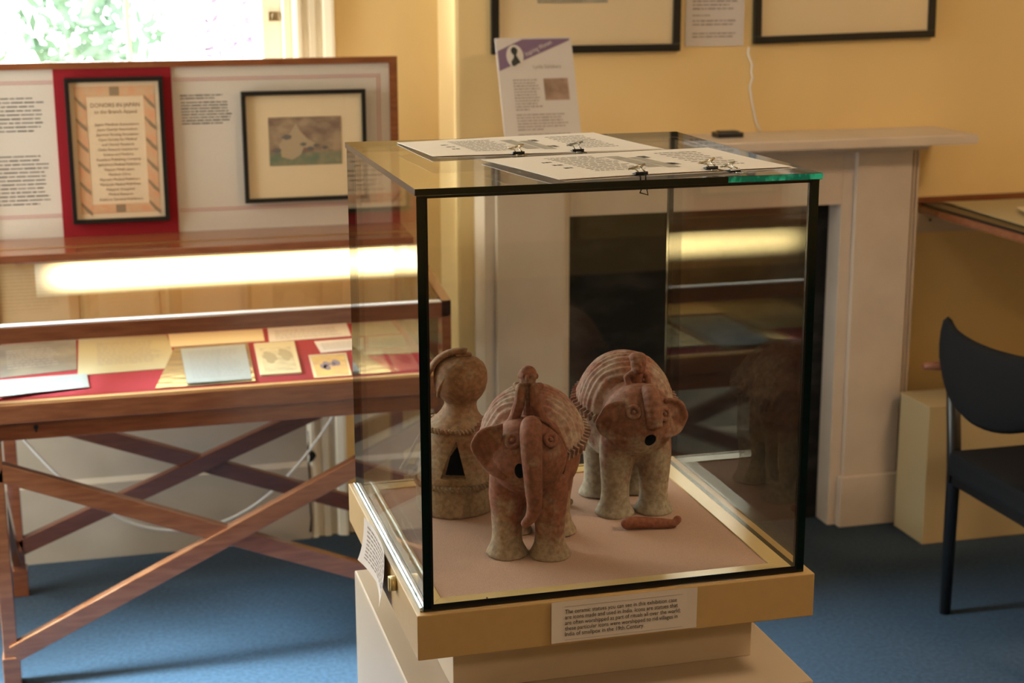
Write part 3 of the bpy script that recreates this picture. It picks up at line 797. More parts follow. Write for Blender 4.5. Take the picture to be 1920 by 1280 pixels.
# ------------------------------------------------------------------ black chair
ch = thing('armchair', 'black upholstered office armchair with curved backrest at the right edge', 'chair', (2.30, 3.22, 0))
co = Vector((2.30, 3.22, 0))
bm = bmesh.new()
pro = []
NB = 16
for i in range(NB+1):
    u = -1+2*i/NB
    y = u*.245; x = -.262 - .055*(1-u*u)*.9 + (.0 if abs(u) < 1 else 0)
    zt = .785 - .012*(1-u*u); zb = .648 - .075*(1-abs(u)**2.2)
    if abs(u) > .9: zt -= .0
    ring = []
    for k in range(12):
        a = 2*pi*k/12
        zz = (zt+zb)/2 + (zt-zb)/2*sin(a)
        ring.append(bm.verts.new((x + .020*cos(a)*(abs(cos(a))**-.3 if abs(cos(a)) > .1 else 1), y, zz)))
    pro.append(ring)
for A, B in zip(pro, pro[1:]):
    for k in range(12): bm.faces.new((A[k], A[(k+1) % 12], B[(k+1) % 12], B[k])).smooth = True
bm.faces.new(pro[0][::-1]); bm.faces.new(pro[-1])
obj('backrest', bm, FABB, ch)
bm = bmesh.new(); box(bm, -.265, .235, -.215, .20, .385, .452)
obj('seat', bm, FABB, ch, bevel=.016)
for sx in (-.232, .225):
    for sy in (-.222, .222):
        bm = bmesh.new()
        top = .66 if sx < 0 else .60
        tube(bm, [(sx, sy, 0), (sx, sy, .40), (sx-(.02 if sx < 0 else 0), sy, top)], [.014, .018, .017], 14)
        obj('leg', bm, CHBL, ch)
for sy in (-.255, .255):
    bm = bmesh.new()
    pts = [(-.305, sy+.02*(1 if sy > 0 else -1), .655), (-.25, sy+.012*(1 if sy > 0 else -1), .655), (-.20, sy, .652), (0, sy, .650), (.18, sy, .640), (.26, sy*.98, .628)]
    tube(bm, pts, [.011, .018, .020, .022, .022, .014], 12)
    for v in bm.verts: v.co.z = .645+(v.co.z-.645)*.7
    obj('armrest', bm, ARMW, ch)
bm = bmesh.new(); box(bm, -.25, .22, -.225, -.200, .36, .39); box(bm, -.25, .22, .200, .225, .36, .39); box(bm, -.25, -.22, -.21, .21, .36, .39); box(bm, .20, .23, -.21, .21, .36, .39)
obj('seat_rail', bm, CHBL, ch)

# ------------------------------------------------------------------ plinth and glass case
GX0, GX1, GY0, GY1, GZ0, GZ1 = .3875, .9325, 1.930, 2.474, .8148, 1.3752
pl = thing('pedestal', 'cream painted pedestal with recessed neck under the glass case', 'pedestal', (.66, 2.2, 0))
bm = bmesh.new(); box(bm, -.277, .281, -.300, .287, 0, .66); obj('lower_box', bm, CREAM, pl, bevel=.003)
bm = bmesh.new(); box(bm, -.218, .228, -.200, .22, .66, .749); obj('neck', bm, CREAM, pl, bevel=.002)

gc = thing('glass_display_case', 'square glass display case with ochre tray base in the foreground', 'display case', (.66, 2.2, .749))
go = Vector((.66, 2.2, .749))
def gb(name, bs, m, bevel=0, parent=gc):
    bm = bmesh.new()
    for b in bs: box(bm, b[0]-go.x, b[1]-go.x, b[2]-go.y, b[3]-go.y, b[4]-go.z, b[5]-go.z, b[6] if len(b) > 6 else 0)
    return obj(name, bm, m, parent, bevel=bevel)
gb('tray', [(.377, .9455, 1.920, 2.487, .749, .8125)], TRAYM, .0015)
ix0, ix1, iy0, iy1 = .4185, .8955, 1.966, 2.436
T = .011
# mitred satin frame inside the glass
ax0, ax1, ay0, ay1 = GX0+T, GX1-T, GY0+T, GY1-T
bm = bmesh.new()
for loop in ([(ax0, ay0), (ax1, ay0), (ix1, iy0), (ix0, iy0)], [(ax1, ay0), (ax1, ay1), (ix1, iy1), (ix1, iy0)], [(ax1, ay1), (ax0, ay1), (ix0, iy1), (ix1, iy1)], [(ax0, ay1), (ax0, ay0), (ix0, iy0), (ix0, iy1)]):
    prism(bm, [Vector((x, y, .8125))-go for x, y in loop], (0, 0, .0035))
obj('inner_frame', bm, BRASS, gc, bevel=.0005)
gb('baize_floor', [(ix0, ix1, iy0, iy1, .8125, .8140)], PINKB)
def pane(name, b, axis):
    bm = bmesh.new()
    box(bm, b[0]-go.x, b[1]-go.x, b[2]-go.y, b[3]-go.y, b[4]-go.z, b[5]-go.z)
    bm.normal_update()
    for f in bm.faces:
        f.material_index = 0 if abs(f.normal[axis]) > .5 else 1
    return obj(name, bm, [GLASS, EDGE], gc, recalc=True)
pane('side_pane', (GX0, GX0+T, GY0, GY1, GZ0-.0015, GZ1-.0090), 0)
pane('side_pane', (GX1-T, GX1, GY0, GY1, GZ0-.0015, GZ1-.0090), 0)
pane('front_pane', (GX0+T+.0003, GX1-T-.0003, GY0, GY0+T, GZ0-.0015, GZ1-.0090), 1)
pane('back_pane', (GX0+T+.0003, GX1-T-.0003, GY1-T, GY1, GZ0-.0015, GZ1-.0090), 1)
TT = .0085
tp = pane('top_pane', (GX0-.002, GX1+.003, GY0-.002, GY1+.002, GZ1-TT, GZ1), 2)
gb('rough_edge', [(.802, GX1+.0035, GY0-.0026, GY0-.0016, GZ1-TT+.0006, GZ1-.0004)], EDGELIT, parent=tp)  # thin strip painted as light caught in the edge
gb('silicone_seam', [(GX0+T, GX1-T, GY0-.0006, GY0+.0002, GZ0-.001, GZ0+.008), (GX0+T, GX0+T+.0030, GY0-.0005, GY0+.0001, GZ0+.007, GZ1-T),
   (GX1-T-.003, GX1-T, GY0-.0005, GY0+.0001, GZ0+.007, GZ1-T), (GX0, GX1, GY0-.0005, GY0+.0001, GZ1-.0125, GZ1-.0090)], GASK)
gb('foot_strip', [(GX0-.0042, GX0-.0003, GY0+.002, GY1-.002, .8125, .8185)], GLINT, .001)
bm = bmesh.new(); tube(bm, [(.377-go.x, 2.072-go.y, .80-go.z), (.368-go.x, 2.072-go.y, .80-go.z)], .011, 18); box(bm, .3665-go.x, .370-go.x, 2.068-go.y, 2.076-go.y, .79-go.z, .81-go.z)
obj('lock', bm, mat('pale brass lock', (.62, .50, .25), .35, metal=.5), gc)
bm = bmesh.new(); ell(bm, Vector((.4785, 1.948, .8162))-go, (.0016, .0016, .0006), 8); obj('screw', bm, HOLE, gc)

# front label
t = thing('front_label', 'white printed label with five lines of text on the front of the ochre tray', 'label', (.560, 1.9195, .7525))
bm = bmesh.new()
nx = 14
wv = lambda u, v: -.0008 - .0014*(max(0, u-.88)/.12)**2*v - .0012*(max(0, .08-u)/.08)**2
hx = .209; hz = .0595
gA = [[bm.verts.new((hx*i/nx, wv(i/nx, j/4), hz*j/4 - .0022*(1-abs(2*i/nx-1))*(j == 0)*0)) for j in range(5)] for i in range(nx+1)]
gB = [[bm.verts.new((a.co.x, a.co.y+.0003, a.co.z)) for a in col] for col in gA]
for i in range(nx):
    for j in range(4):
        bm.faces.new((gA[i][j], gA[i+1][j], gA[i+1][j+1], gA[i][j+1])); bm.faces.new((gB[i][j], gB[i][j+1], gB[i+1][j+1], gB[i+1][j]))
obj('sheet', bm, PAPER, t, recalc=False)
LB = ['The ceramic statues you can see in this exhibition case', 'are icons made and used in India. Icons are statues that', 'are often worshipped as part of rituals all over the world;', 'these particular icons were worshipped to rid villages in', 'India of smallpox in the 19th Century.']
for i, (s, wd) in enumerate(zip(LB, (.1600, .1615, .1655, .1615, .1130))):
    text('text_line', s, wd, .0086, Matrix.Translation((.0195, -.0012, .0415-i*.0081)) @ Matrix.Rotation(pi/2, 4, 'X'), INK, t)
bm = bmesh.new(); box(bm, .019, .188, -.0011, -.0009, .0512, .0515); box(bm, .019, .188, -.0011, -.0009, .0034, .0037); obj('printed_rule', bm, INKG, t)

# curled label on the left side of the tray (text stands away from the tray)
t = thing('side_label', 'curled white label peeling off the left side of the ochre tray', 'label', (.3765, 2.20, .748))
bm = bmesh.new()
def LS(u, v):   # u from back (0) to front (1), v up
    y = .088-.172*u + .010*(1-v)*(1-u); z = .004+.072*v - .012*(1-v)*u*0 - .006*sin(pi*v)*(1-u)
    x = -.0012 - .010*(1-v)**2*(.3+.7*abs(2*u-1)) - .006*(abs(2*u-1)**3)
    return Vector((x, y, z-.005*u*(1-v)))
n = 10
g1 = [[bm.verts.new(LS(i/n, j/n)) for j in range(n+1)] for i in range(n+1)]
for i in range(n):
    for j in range(n): bm.faces.new((g1[i][j], g1[i+1][j], g1[i+1][j+1], g1[i][j+1])).smooth = True
obj('sheet', bm, PAPER, t, recalc=False)
bm = bmesh.new(); rnd = random.Random(2)
for k in range(9):
    v = .9-.085*k; u = .1
    while u < .88:
        du = rnd.uniform(.04, .11)
        bm.faces.new([bm.verts.new(LS(a, b)+Vector((-.0004, 0, 0))) for a, b in ((u, v-.035), (u+du, v-.035), (u+du, v), (u, v))]); u += du+.025
obj('lettering', bm, INKG, t, recalc=False)

# ------------------------------------------------------------------ clipped sheets on the glass top
def booklet(label, q, seed, wave):
    z = GZ1+.0004
    t = sheet('laminated_sheets', label, 'papers', q, PAPERW, z=z, th=.0006, wave=wave, seed=seed, ink=INK,
              lines=[(.15, .19, .28, .70, 3, 2), (.22, .45, .12, .82, 13, 7), (.58, .63, .15, .85, 2, 8), (.70, .90, .12, .80, 9, 8)])
    # second page beneath
    c = t.location
    P = [Vector((x-c.x, y-c.y, 0)) for x, y in q]
    bm = bmesh.new(); n = 10
    def S(u, v):
        p = P[0].lerp(P[1], u).lerp(P[3].lerp(P[2], u), v)*1.0; p.y -= .004; p.x += .006
        p.z = max(wave*(.5+.5*sin(3.1*u+seed)*cos(2.3*v+seed*2))-.0014, 0.0); return p
    g = [[bm.verts.new(S(i/n, j/n)) for j in range(n+1)] for i in range(n+1)]
    for i in range(n):
        for j in range(n): bm.faces.new((g[i][j], g[i][j+1], g[i+1][j+1], g[i+1][j]))
    obj('under_sheet', bm, PAPERW, t, recalc=False)
    bm = bmesh.new()
    def SS(u, v):
        p = P[0].lerp(P[1], u).lerp(P[3].lerp(P[2], u), v); p.z = wave*(.5+.5*sin(3.1*u+seed)*cos(2.3*v+seed*2)) + .0011; return p
    for (u0, u1, v0, v1) in ((.46, .52, .2, .75), (.53, .585, .3, .8)):
        for k in range(4):
            a, b = v0+(v1-v0)*k/4, v0+(v1-v0)*(k+1)/4
            bm.faces.new([bm.verts.new(SS(*w_)) for w_ in ((u0, a), (u0, b), (u1, b), (u1, a))])
    obj('photo', bm, mat('grey photo print', (.25, .24, .22), .4, col2=(.40, .38, .34), scale=50), t, recalc=False)
    return t
# corners: back-left, back-right, front-right, front-left
booklet('open laminated sheets nearer the back of the glass top', [(.460, 2.433), (.790, 2.468), (.824, 2.243), (.472, 2.224)], 2, .003)
booklet('open laminated sheets at the front edge of the glass top', [(.530, 2.172), (.890, 2.222), (.918, 1.985), (.574, 1.934)], 4, .004)

def clip(label, loc, rz, wire, up=38, hang=False):
    t = thing('binder_clip', label, 'clip', loc, rz, 'binder clips on the glass top')
    bm = bmesh.new()
    prism(bm, [(-.009, 0, .0028), (-.009, -.010, .0052), (-.009, -.0115, .003), (-.009, -.010, .0002), (-.009, 0, .0020)], (.018, 0, 0))
    obj('clip_body', bm, CLIPB, t, bevel=.0004)
    a = radians(up)
    bm = bmesh.new()
    d = Vector((0, cos(a), sin(a)))
    b0 = Vector((0, -.009, .0055)); L_ = .014
    tube(bm, [b0+Vector((-.005, 0, 0)), b0+d*L_*.7+Vector((-.004, 0, 0)), b0+d*L_+Vector((-.0115, 0, -.001)), b0+d*L_+Vector((.0115, 0, .0035)), b0+d*L_*.7+Vector((.004, 0, 0)), b0+Vector((.005, 0, 0))], .0009, 8)
    tube(bm, [b0+d*L_+Vector((-.0125, 0, -.001)), b0+d*L_+Vector((.0125, 0, .0038))], .0015, 8)
    obj('wire_handle', bm, wire, t)
    bm = bmesh.new()
    if hang:
        b0 = Vector((0, -.013, .001))
        tube(bm, [b0+Vector((-.004, 0, 0)), b0+Vector((-.003, -.004, -.016)), b0+Vector((-.006, -.004, -.022)), b0+Vector((.007, -.002, -.026)), b0+Vector((.003, -.004, -.014)), b0+Vector((.004, 0, 0))], .0010, 8)
    else:
        b0 = Vector((0, -.012, .0012))
        tube(bm, [b0+Vector((-.005, 0, 0)), b0+Vector((-.007, -.014, 0)), b0+Vector((.007, -.014, 0)), b0+Vector((.005, 0, 0))], .0009, 8)
    obj('wire_handle', bm, wire if not hang else CLIPB, t)
    return t
clip('binder clip with raised gold handle on the sheets nearer the back, left of two', (.600, 2.241, GZ1+.0005), radians(4), CHROME, 14)
clip('binder clip on the right half of the sheets nearer the back', (.692, 2.247, GZ1+.0005), radians(4), mat('dull steel', (.4, .42, .42), .2, metal=1), 20)
clip('binder clip with raised gold handle on the right part of the front sheets', (.795, 1.982, GZ1+.0035), radians(9), CHROME, 14)
clip('small binder clip at the right end of the front sheets above the teal glass edge', (.818, 1.962, GZ1+.0015), radians(20), mat('bright steel', (.7, .75, .75), .15, metal=1), 10)
clip('binder clip with a handle hanging over the front glass edge', (.688, 1.958, GZ1+.003), radians(9), mat('brassy steel', (.4, .36, .25), .3, metal=1), 12, hang=True)

# ------------------------------------------------------------------ ceramic elephants
BZ = .8141
def elephant(label, loc, rz, cm, both_ears, seed, trunk_full):
    t = thing('ceramic_elephant', label, 'statue', loc, rz)
    # local: +x forward, +y the elephant's left, z up
    bm = bmesh.new()
    ell(bm, (-.010, 0, .140), (.080, .072, .074), 32)
    ell(bm, (.010, 0, .128), (.070, .062, .062), 28)
    for sx, sy in ((.050, .0315), (.050, -.0315), (-.048, .033), (-.048, -.033)):
        top = .125
        rings = [(.0305, 0), (.0315, .0025), (.0285, .008), (.0235, .018), (.0215, .032), (.0225, .050), (.0245, .070), (.027, .090), (.026, top)]
        P = [(sx + (.004 if sx > 0 else -.002)*(z/top-.2), sy*(1.0-.06*(z/top)), z) for r, z in rings]
        tube(bm, P, [r for r, z in rings], 26)
    # head: round face disc
    ell(bm, (.066, 0, .1545), (.045, .056, .056), 36)
    ell(bm, (.040, 0, .165), (.045, .050, .046), 28)
    cut = bmesh.new()
    my = -.007 if trunk_full else .007
    ell(cut, (.105, my, .146 if trunk_full else .133), (.035, .0075 if trunk_full else .0095, .0115 if trunk_full else .0095), 20)
    me = baked(bm, .0022, 6, [cut])
    for v in me.vertices:
        v.co += Vector(noise.noise_vector(v.co*38+Vector((seed, 0, 0))))*.0011
        if v.co.z < .0012: v.co.z = max(v.co.z, 0)
    body = mobj('body', me, cm, t)
    # saddle cloth dome with ribs
    bm = bmesh.new()
    NU, NV = 168, 84
    C = Vector((-.016, 0, .150)); RX, RY, RZ = .076, .0775, (.087 if trunk_full else .092)
    def hemz(a): return .168 - .022*cos(a)
    rings = []
    for j in range(NV+1):
        ring = []
        for i in range(NU):
            a = 2*pi*i/NU
            zt = (hemz(a)-C.z)/RZ
            ph0 = math.acos(max(-1, min(1, zt)))
            ph = ph0*j/NV
            x, y, z = RX*sin(ph)*cos(a), RY*sin(ph)*sin(a), RZ*cos(ph)
            p = Vector((x, y, z))
            rib = sin((x*1.0 + .25*abs(y) + .15*z)*2*pi/.0088 + .5*sin(3*a) + 2.2*noise.noise(Vector((x, y, z))*26))*.0016*min(1, sin(ph)*2.2+.2)*(.8+.3*noise.noise(p*40))
            p += p.normalized()*(rib + .0008*noise.noise(p*60+Vector((seed, 3, 1))))
            ring.append(bm.verts.new(C+p))
            if j == 0: break
        rings.append(ring)
    for i in range(NU): bm.faces.new((rings[0][0], rings[1][i], rings[1][(i+1) % NU])).smooth = True
    for j in range(1, NV):
        for i in range(NU): bm.faces.new((rings[j][i], rings[j+1][i], rings[j+1][(i+1) % NU], rings[j][(i+1) % NU])).smooth = True
    # closing skirt inwards
    last = rings[NV]; inn = [bm.verts.new((C.x+(v.co.x-C.x)*.86, v.co.y*.86, v.co.z-.002)) for v in last]
    for i in range(NU): bm.faces.new((last[i], inn[i], inn[(i+1) % NU], last[(i+1) % NU]))
    cloth = obj('saddle_cloth', bm, CLAYBK, t)
    bm = bmesh.new()
    NF = 58
    for i in range(NF):
        a = 2*pi*i/NF
        if abs((a+pi) % (2*pi)-pi) < .72: continue
        zt = (hemz(a)-C.z)/RZ; ph = math.acos(zt)
        p = C+Vector((RX*sin(ph)*cos(a), RY*sin(ph)*sin(a), RZ*cos(ph)))
        out = Vector((cos(a), sin(a), -.25)).normalized(); tg = Vector((-sin(a), cos(a), .25)).normalized()
        k = random.Random(i+seed*100).uniform(.85, 1.15)
        A = p-out*.004+Vector((0, 0, .004)); B = p+out*.0096*k+Vector((0, 0, .0035)); Dn = p+out*.0070*k-Vector((0, 0, .0095*k)); E = p-out*.004-Vector((0, 0, .0075))
        prism(bm, [q-tg*.0016 for q in (A, B, Dn, E)], tg*.0032)
    obj('frill', bm, CLAYBK, cloth, bevel=.0006)
    # eyes
    for s, yo in (((-1, -.017), (1, .034)) if trunk_full else ((-1, -.0195), (1, .0285))):
        ye = yo; ze = .186 if trunk_full else (.177 if s < 0 else .171)
        xe = .066+.045*sqrt(max(0, 1-(ye/.056)**2-((ze-.1545)/.056)**2))
        nrm = Vector(((xe-.066)/.045**2, ye/.056**2, (ze-.1545)/.056**2)).normalized()
        b2 = bmesh.new()
        a1 = nrm.orthogonal().normalized(); a2 = nrm.cross(a1); c0 = Vector((xe, ye, ze))+nrm*.0008
        loop = [c0+(a1*cos(2*pi*k/20)+a2*sin(2*pi*k/20))*.0086 for k in range(21)]
        tube(b2, loop, .0037, 10, caps=False)
        tube(b2, [c0-nrm*.002, c0+nrm*.0008], .0068, 16)
        ell(b2, c0+nrm*.0016, (.0034, .0034, .0034), 12)
        obj('eye', b2, cm, t)
    # trunk
    bm = bmesh.new()
    if trunk_full:
        pts = [(.070, .006, .200), (.088, .007, .204), (.1045, .008, .194), (.114, .010, .172), (.1195, .012, .145), (.119, .0135, .118), (.113, .014, .100), (.108, .012, .086), (.107, .008, .076), (.110, .001, .069)]
        rs = [.0145, .0155, .0160, .0150, .0135, .0122, .0108, .0098, .0085, .0068]
    else:
        pts = [(.066, .0095, .196), (.084, .0095, .204), (.099, .0095, .199), (.108, .0095, .184), (.1125, .010, .167), (.1145, .0105, .154)]
        rs = [.0105, .012, .0130, .0135, .0135, .0125]
    # resample
    P, Rr = [], []
    for i in range(len(pts)-1):
        for k in range(6):
            u = k/6; P.append(Vector(pts[i]).lerp(Vector(pts[i+1]), u)); Rr.append(rs[i]*(1-u)+rs[i+1]*u)
    P.append(Vector(pts[-1])); Rr.append(rs[-1])
    for _ in range(6):
        P = [P[0]]+[(P[i-1]+P[i]*2+P[i+1])/4 for i in range(1, len(P)-1)]+[P[-1]]
    if trunk_full: capsule(bm, P, Rr, 24)
    else: tube(bm, P, [r*(1-.07*(i % 3 == 0)) for i, r in enumerate(Rr)], 24)
    me = baked(bm, .0016, 3 if trunk_full else 1)
    mobj('trunk', me, cm, t)
    # ears
    for s in ((-1, 1) if both_ears else (-1,)):
        bm = bmesh.new(); NR, NA = 8, 28
        g = []
        for j in range(NR+1):
            row = []
            for i in range(NA+1):
                a = radians(100) - radians(230)*i/NA      # from top round the outside to the bottom
                rr = j/NR
                Rh, Rv = (.040, .031) if both_ears else (.043, .040)
                lob = (1+.05*sin(a*3+seed)+.02*sin(a*7+seed*2))
                u = cos(a)*(Rh if cos(a) > 0 else .014)*rr*lob
                y = .034 + u
                z = .162 + sin(a)*Rv*rr*lob + (0 if both_ears else .008)
                x = .093 - max(0, y-.036)*.38 + .004*sin(a*3)*rr
                if rr > .85: x += .005
                row.append(bm.verts.new((x, s*y, z)))
            g.append(row)
        for j in range(NR):
            for i in range(NA): bm.faces.new((g[j][i], g[j+1][i], g[j+1][i+1], g[j][i+1])).smooth = True
        bmesh.ops.remove_doubles(bm, verts=bm.verts, dist=1e-5)
        me = bpy.data.meshes.new('ear'); bm.to_mesh(me); bm.free()
        eo = bpy.data.objects.new('ear', me); COL.objects.link(eo); me.materials.append(cm); eo.parent = t
        sm = eo.modifiers.new('thick', 'SOLIDIFY'); sm.thickness = .0052; sm.offset = 0
        sb = eo.modifiers.new('round', 'SUBSURF'); sb.levels = 1; sb.render_levels = 1
    if not both_ears:   # scar ridge left by the lost ear
        bm = bmesh.new()
        tube(bm, [(.070, .012, .212), (.072, .030, .205), (.070, .044, .190), (.066, .052, .172), (.062, .055, .150), (.062, .050, .128)], [.002, .0028, .003, .003, .0026, .002], 8)
        obj('ear_scar', bm, cm, t)
    # rider
    bm = bmesh.new()
    if trunk_full:
        ox = .052
        ell(bm, (ox+.004, 0, .2555), (.0120, .0130, .0135), 18); ell(bm, (ox+.006, 0, .2480), (.0105, .0115, .0085), 16)
        capsule(bm, [(ox, 0, .238), (ox-.008, 0, .205)], [.009, .010], 12)
        for s in (-1, 1):
            capsule(bm, [(ox-.003, s*.008, .236), (ox, s*.0165, .238)], [.006, .006], 10)
            capsule(bm, [(ox, s*.0165, .238), (ox+.009, s*.0115, .236)], [.0055, .005], 10)
            capsule(bm, [(ox+.009, s*.0095, .238), (ox+.012, s*.0115, .216), (ox+.008, s*.018, .203), (ox, s*.027, .192)], [.0072, .0082, .0075, .006], 10)
        fx = ox+.014; zc = .2545
        ell(bm, (fx+.0025, 0, zc-.001), (.0035, .0026, .0042), 10); ell(bm, (fx+.001, 0, zc-.0075), (.003, .005, .0016), 10)
        ell(bm, (fx, -.0052, zc+.0025), (.0028, .0026, .0026), 8); ell(bm, (fx, .0052, zc+.0025), (.0028, .0026, .0026), 8)
        for s in (-1, 1): ell(bm, (ox+.003, s*.0128, zc-.001), (.003, .0022, .004), 8)
    else:
        ox = .050
        ell(bm, (ox+.004, .002, .2485), (.0115, .0125, .0140), 18); ell(bm, (ox+.007, .002, .2410), (.010, .0105, .0085), 16)
        capsule(bm, [(ox-.002, .002, .236), (ox-.008, .002, .205)], [.0095, .0105], 12)
        for s in (-1, 1):
            capsule(bm, [(ox-.002, .002+s*.009, .231), (ox-.001, .002+s*.0165, .226), (ox+.006, .002+s*.0155, .214), (ox+.018, .002+s*.007, .208), (ox+.022, .002+s*.003, .215)], [.0055, .0058, .0055, .005, .004], 10)
            capsule(bm, [(ox-.004, .002+s*.008, .206), (ox+.002, .002+s*.020, .203), (ox-.004, .002+s*.030, .194)], [.006, .0055, .005], 10)
        fx = ox+.0150; zc = .2485
        ell(bm, (fx, .002, zc-.001), (.003, .0022, .0035), 10)
        ell(bm, (fx-.002, -.003, zc+.003), (.0022, .0022, .0018), 8); ell(bm, (fx-.002, .007, zc+.003), (.0022, .0022, .0018), 8)
        ell(bm, (fx-.0015, .002, zc-.0065), (.002, .0042, .0014), 8)
        ell(bm, (ox, .002, .2565), (.0125, .0140, .0085), 16)
    me = baked(bm, .0010, 1)
    for v in me.vertices: v.co.z += (.0145*(1 if v.co.z > .215 else max(0, (v.co.z-.19)/.025)) if trunk_full else -.009*(1 if v.co.z > .215 else max(0, (v.co.z-.19)/.025)))
    mobj('rider', me, CLAYF, t)
    # tail
    bm = bmesh.new(); capsule(bm, [(-.082, 0, .135), (-.094, .003, .115), (-.090, .006, .092)], [.005, .005, .004], 10)
    obj('tail', bm, cm, t)
    return t

def face_dir(hx, hy): return math.atan2(hy, hx)
elephant('red ceramic elephant with long hanging trunk and one broken ear, nearest the front glass', (.5945, 2.141, BZ), face_dir(-.35, -.937), CLAYF, False, 1, True)
elephant('worn grey red ceramic elephant with two ears and a broken short trunk, on the right', (.7865, 2.277, BZ), face_dir(-.045, -1), CLAYR, True, 4, False)

# broken trunk piece
bm = bmesh.new()
capsule(bm, [(-.034, .004, .009), (-.02, .003, .0092), (0, -.001, .0085), (.02, -.006, .0072), (.033, -.008, .0066), (.039, -.005, .0105)], [.0088, .0090, .0082, .0068, .0062, .0062], 18)
me = baked(bm, .0013, 2)
for v in me.vertices: v.co = v.co*1.06+Vector(noise.noise_vector(v.co*60))*.0006
tag(mobj('trunk_fragment', me, CLAYP, loc=(.7835, 2.1505, BZ+.0003)), 'broken piece of ceramic trunk lying in front of the right hand elephant', 'fragment')
bm = bmesh.new(); capsule(bm, [(-.014, 0, .0052), (0, .001, .0055), (.012, -.001, .006)], [.0045, .0052, .0058], 14)
tag(mobj('clay_fragment', baked(bm, .0011, 2), CLAYH, loc=(.684, 2.283, BZ+.0003)), 'small dark clay nub lying behind the right hind leg of the red elephant', 'fragment')

# ------------------------------------------------------------------ domed clay house
hs = thing('ceramic_shrine', 'tan ceramic shrine with round bulb top and triangular doorway in the glass case', 'statue', (.5225, 2.325, BZ))
def wob(a, z): return .0014*sin(a*2+z*30)+.0010*noise.noise(Vector((cos(a)*2, sin(a)*2, z*40)))+.0006*sin(z*2*pi/.0085)*(.06 < z < .12)
prof = [(.002, 0), (.060, 0), (.0625, .004), (.062, .030), (.0595, .050), (.0585, .060), (.0565, .075), (.053, .095), (.0500, .113), (.0488, .130), (.047, .138), (.038, .147), (.030, .157), (.0262, .167), (.0268, .174), (.034, .182), (.040, .192), (.0425, .205), (.0415, .220), (.036, .232), (.026, .240), (.012, .2445), (.001, .2452)]
def hc(z): return (.0085 if z > .17 else .0085*max(0, z-.12)/.05)
bm = bmesh.new()
n = 64; rings = []
# finer interpolation of the profile
pf = []
for (r0, z0), (r1, z1) in zip(prof, prof[1:]):
    m = max(1, int(max(abs(z1-z0), abs(r1-r0))/.003))
    for k in range(m): pf.append((r0+(r1-r0)*k/m, z0+(z1-z0)*k/m))
pf.append(prof[-1])
for r, z in pf:
    rings.append([bm.verts.new((hc(z)+(r+wob(2*pi*k/n, z))*cos(2*pi*k/n), -hc(z)*.3+(r+wob(2*pi*k/n, z))*sin(2*pi*k/n), max(z, 0))) for k in range(n)])
for A, B in zip(rings, rings[1:]):
    for k in range(n): bm.faces.new((A[k], A[(k+1) % n], B[(k+1) % n], B[k])).smooth = True
bm.faces.new(rings[0][::-1]); bm.faces.new(rings[-1])
cut = bmesh.new()
va = Vector((-.27, -.96, 0)).normalized(); vr = Vector((.96, -.27, 0)).normalized()
c0 = va*.038 - vr*.000
prism(cut, [c0+vr*-.021+Vector((0, 0, .063)), c0+vr*.0175+Vector((0, 0, .062)), c0+vr*.009+Vector((0, 0, .100)), c0+vr*.004+Vector((0, 0, .122)), c0+vr*-.009+Vector((0, 0, .098))], va*.09)
bmesh.ops.recalc_face_normals(cut, faces=cut.faces)
cut2 = bmesh.new()
c1 = va*.005 + vr*.0025
prism(cut2, [c1+vr*-.0165+Vector((0, 0, .0645)), c1+vr*.0155+Vector((0, 0, .0635)), c1+vr*.008+Vector((0, 0, .094)), c1+vr*.002+Vector((0, 0, .110)), c1+vr*-.009+Vector((0, 0, .094))], va*.09)
bmesh.ops.recalc_face_normals(cut2, faces=cut2.faces)
me = baked(bm, .0018, 3, [cut, cut2])
mobj('hut_body', me, CLAYH, hs)
def frill(rad, z, nn, name, tilt=0, r=.0046):
    bm = bmesh.new()
    for i in range(nn):
        a = 2*pi*i/nn
        p = Vector((rad*cos(a), rad*sin(a), z)); o_ = Vector((cos(a), sin(a), 0)); tg = Vector((-sin(a), cos(a), 0))
        M = Matrix.Rotation(a, 4, 'Z') @ Matrix.Rotation(radians(35), 4, 'X')
        ell(bm, p+o_*.0012, (r, r*.45, r*1.25), 10, M)
    tube(bm, [Vector((rad*cos(2*pi*k/48), rad*sin(2*pi*k/48), z)) for k in range(49)], r*.75, 8, caps=False)
    obj(name, bm, CLAYH, hs)
frill(.0490, .136, 52, 'upper_frill'); frill(.0610, .048, 60, 'lower_frill')
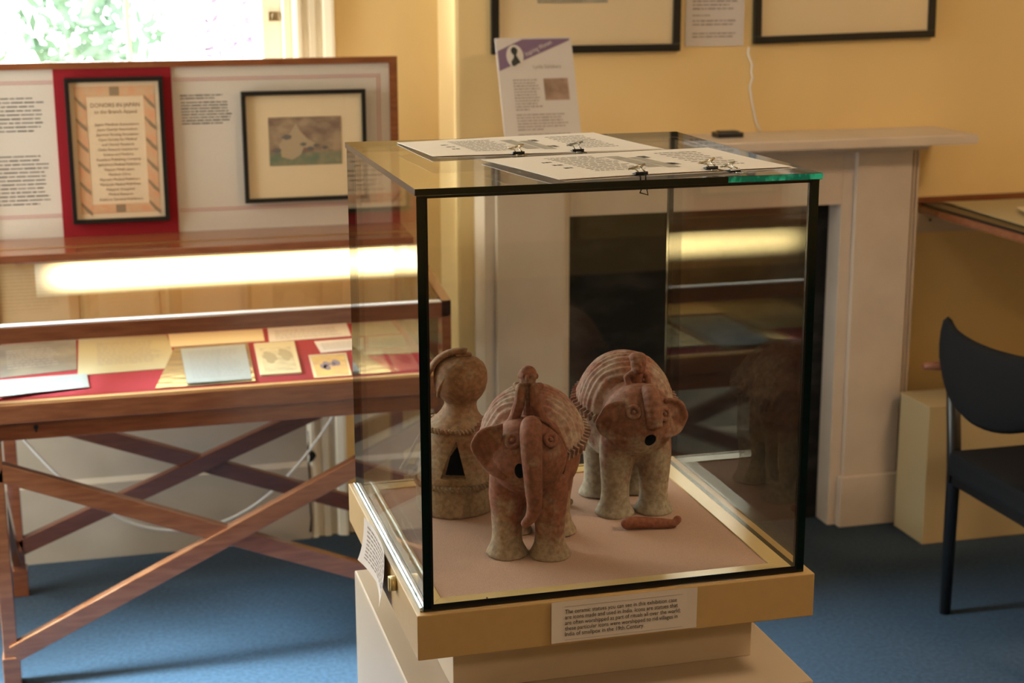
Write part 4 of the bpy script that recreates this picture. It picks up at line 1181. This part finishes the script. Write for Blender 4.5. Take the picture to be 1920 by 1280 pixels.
# broken shell flaps curling over the bulb
bm = bmesh.new()
def flap(pts, w, th=.0028):
    pr = []
    cc = Vector((.0085, -.0026, .205))
    for i, p in enumerate(pts):
        p = Vector(p); nrm = (p-cc).normalized(); tt = (Vector(pts[min(i+1, len(pts)-1)])-Vector(pts[max(i-1, 0)])).normalized(); s = tt.cross(nrm).normalized()
        ww = w[i]
        pr.append([bm.verts.new(p+s*ww-nrm*th), bm.verts.new(p+s*ww*1.0+nrm*th*.2), bm.verts.new(p+nrm*th), bm.verts.new(p-s*ww+nrm*th*.2), bm.verts.new(p-s*ww-nrm*th)])
    for A, B in zip(pr, pr[1:]):
        for k in range(5): bm.faces.new((A[k], A[(k+1) % 5], B[(k+1) % 5], B[k])).smooth = True
    bm.faces.new(pr[0]); bm.faces.new(pr[-1][::-1])
def arc(a0, a1, az, r, n=14, off=(0, 0, 0)):
    out = []
    for k in range(n+1):
        e = radians(a0+(a1-a0)*k/n); o_ = Vector((cos(az), sin(az), 0))
        out.append(Vector((.0085, -.0026, .203))+o_*r*cos(e)+Vector((0, 0, r*.98*sin(e)))+Vector(off))
    return out
az = math.atan2(-vr.y, -vr.x)
flap(arc(-14, 102, az, .0515), [.008, .013, .017, .020, .021, .021, .020, .018, .015, .013, .011, .009, .008, .007, .006], .0042)
flap(arc(78, 112, az+.5, .046), [.006]*15, .003)
obj('broken_flap', bm, CLAYH, hs)
bm = bmesh.new(); cb = Vector((.0085, -.0026, .205)); Pp = []
for k in range(13):
    u = k/12; a_ = -.004-.030*sin(u*1.7); b_ = .036-.062*u
    d_ = sqrt(max(0, .0428**2-a_*a_-b_*b_)); Pp.append(cb+vr*a_+va*d_+Vector((0, 0, b_)))
tube(bm, Pp, [.0012]+[.0026]*11+[.0012], 8)
obj('shell_edge', bm, CLAYH, hs)
# side strut with paw on the left
bm = bmesh.new()
l = -vr
capsule(bm, [l*.055+Vector((0, 0, .118)), l*.066+Vector((0, 0, .098)), l*.076+Vector((0, 0, .076)), l*.081+Vector((0, 0, .068))], [.0028, .0028, .003, .005], 10)
capsule(bm, [l*.058+Vector((0, 0, .063)), l*.072+Vector((0, 0, .066)), l*.084+Vector((0, 0, .062))], [.006, .005, .0055], 10)
ell(bm, l*.078+va*.006+Vector((0, 0, .058)), (.0045, .004, .004), 10)
mobj('side_strut', baked(bm, .0011, 1), CLAYH, hs)

# ------------------------------------------------------------------ unseen ceiling panels added for warm fill light
for i, (x, y) in enumerate(((.5, -1.3), (2.7, 1.25))):
    t = thing('ceiling_light', ['square warm ceiling light panel near the left window', 'square warm ceiling light panel on the right side of the room'][i], 'light', (x, y, H))
    bm = bmesh.new(); box(bm, -.32, .32, -.32, .32, -.03, 0); obj('housing', bm, WHT, t)
    bm = bmesh.new(); box(bm, -.3, .3, -.3, .3, -.036, -.0301); obj('diffuser', bm, (CEILL, CEILM)[i], t)
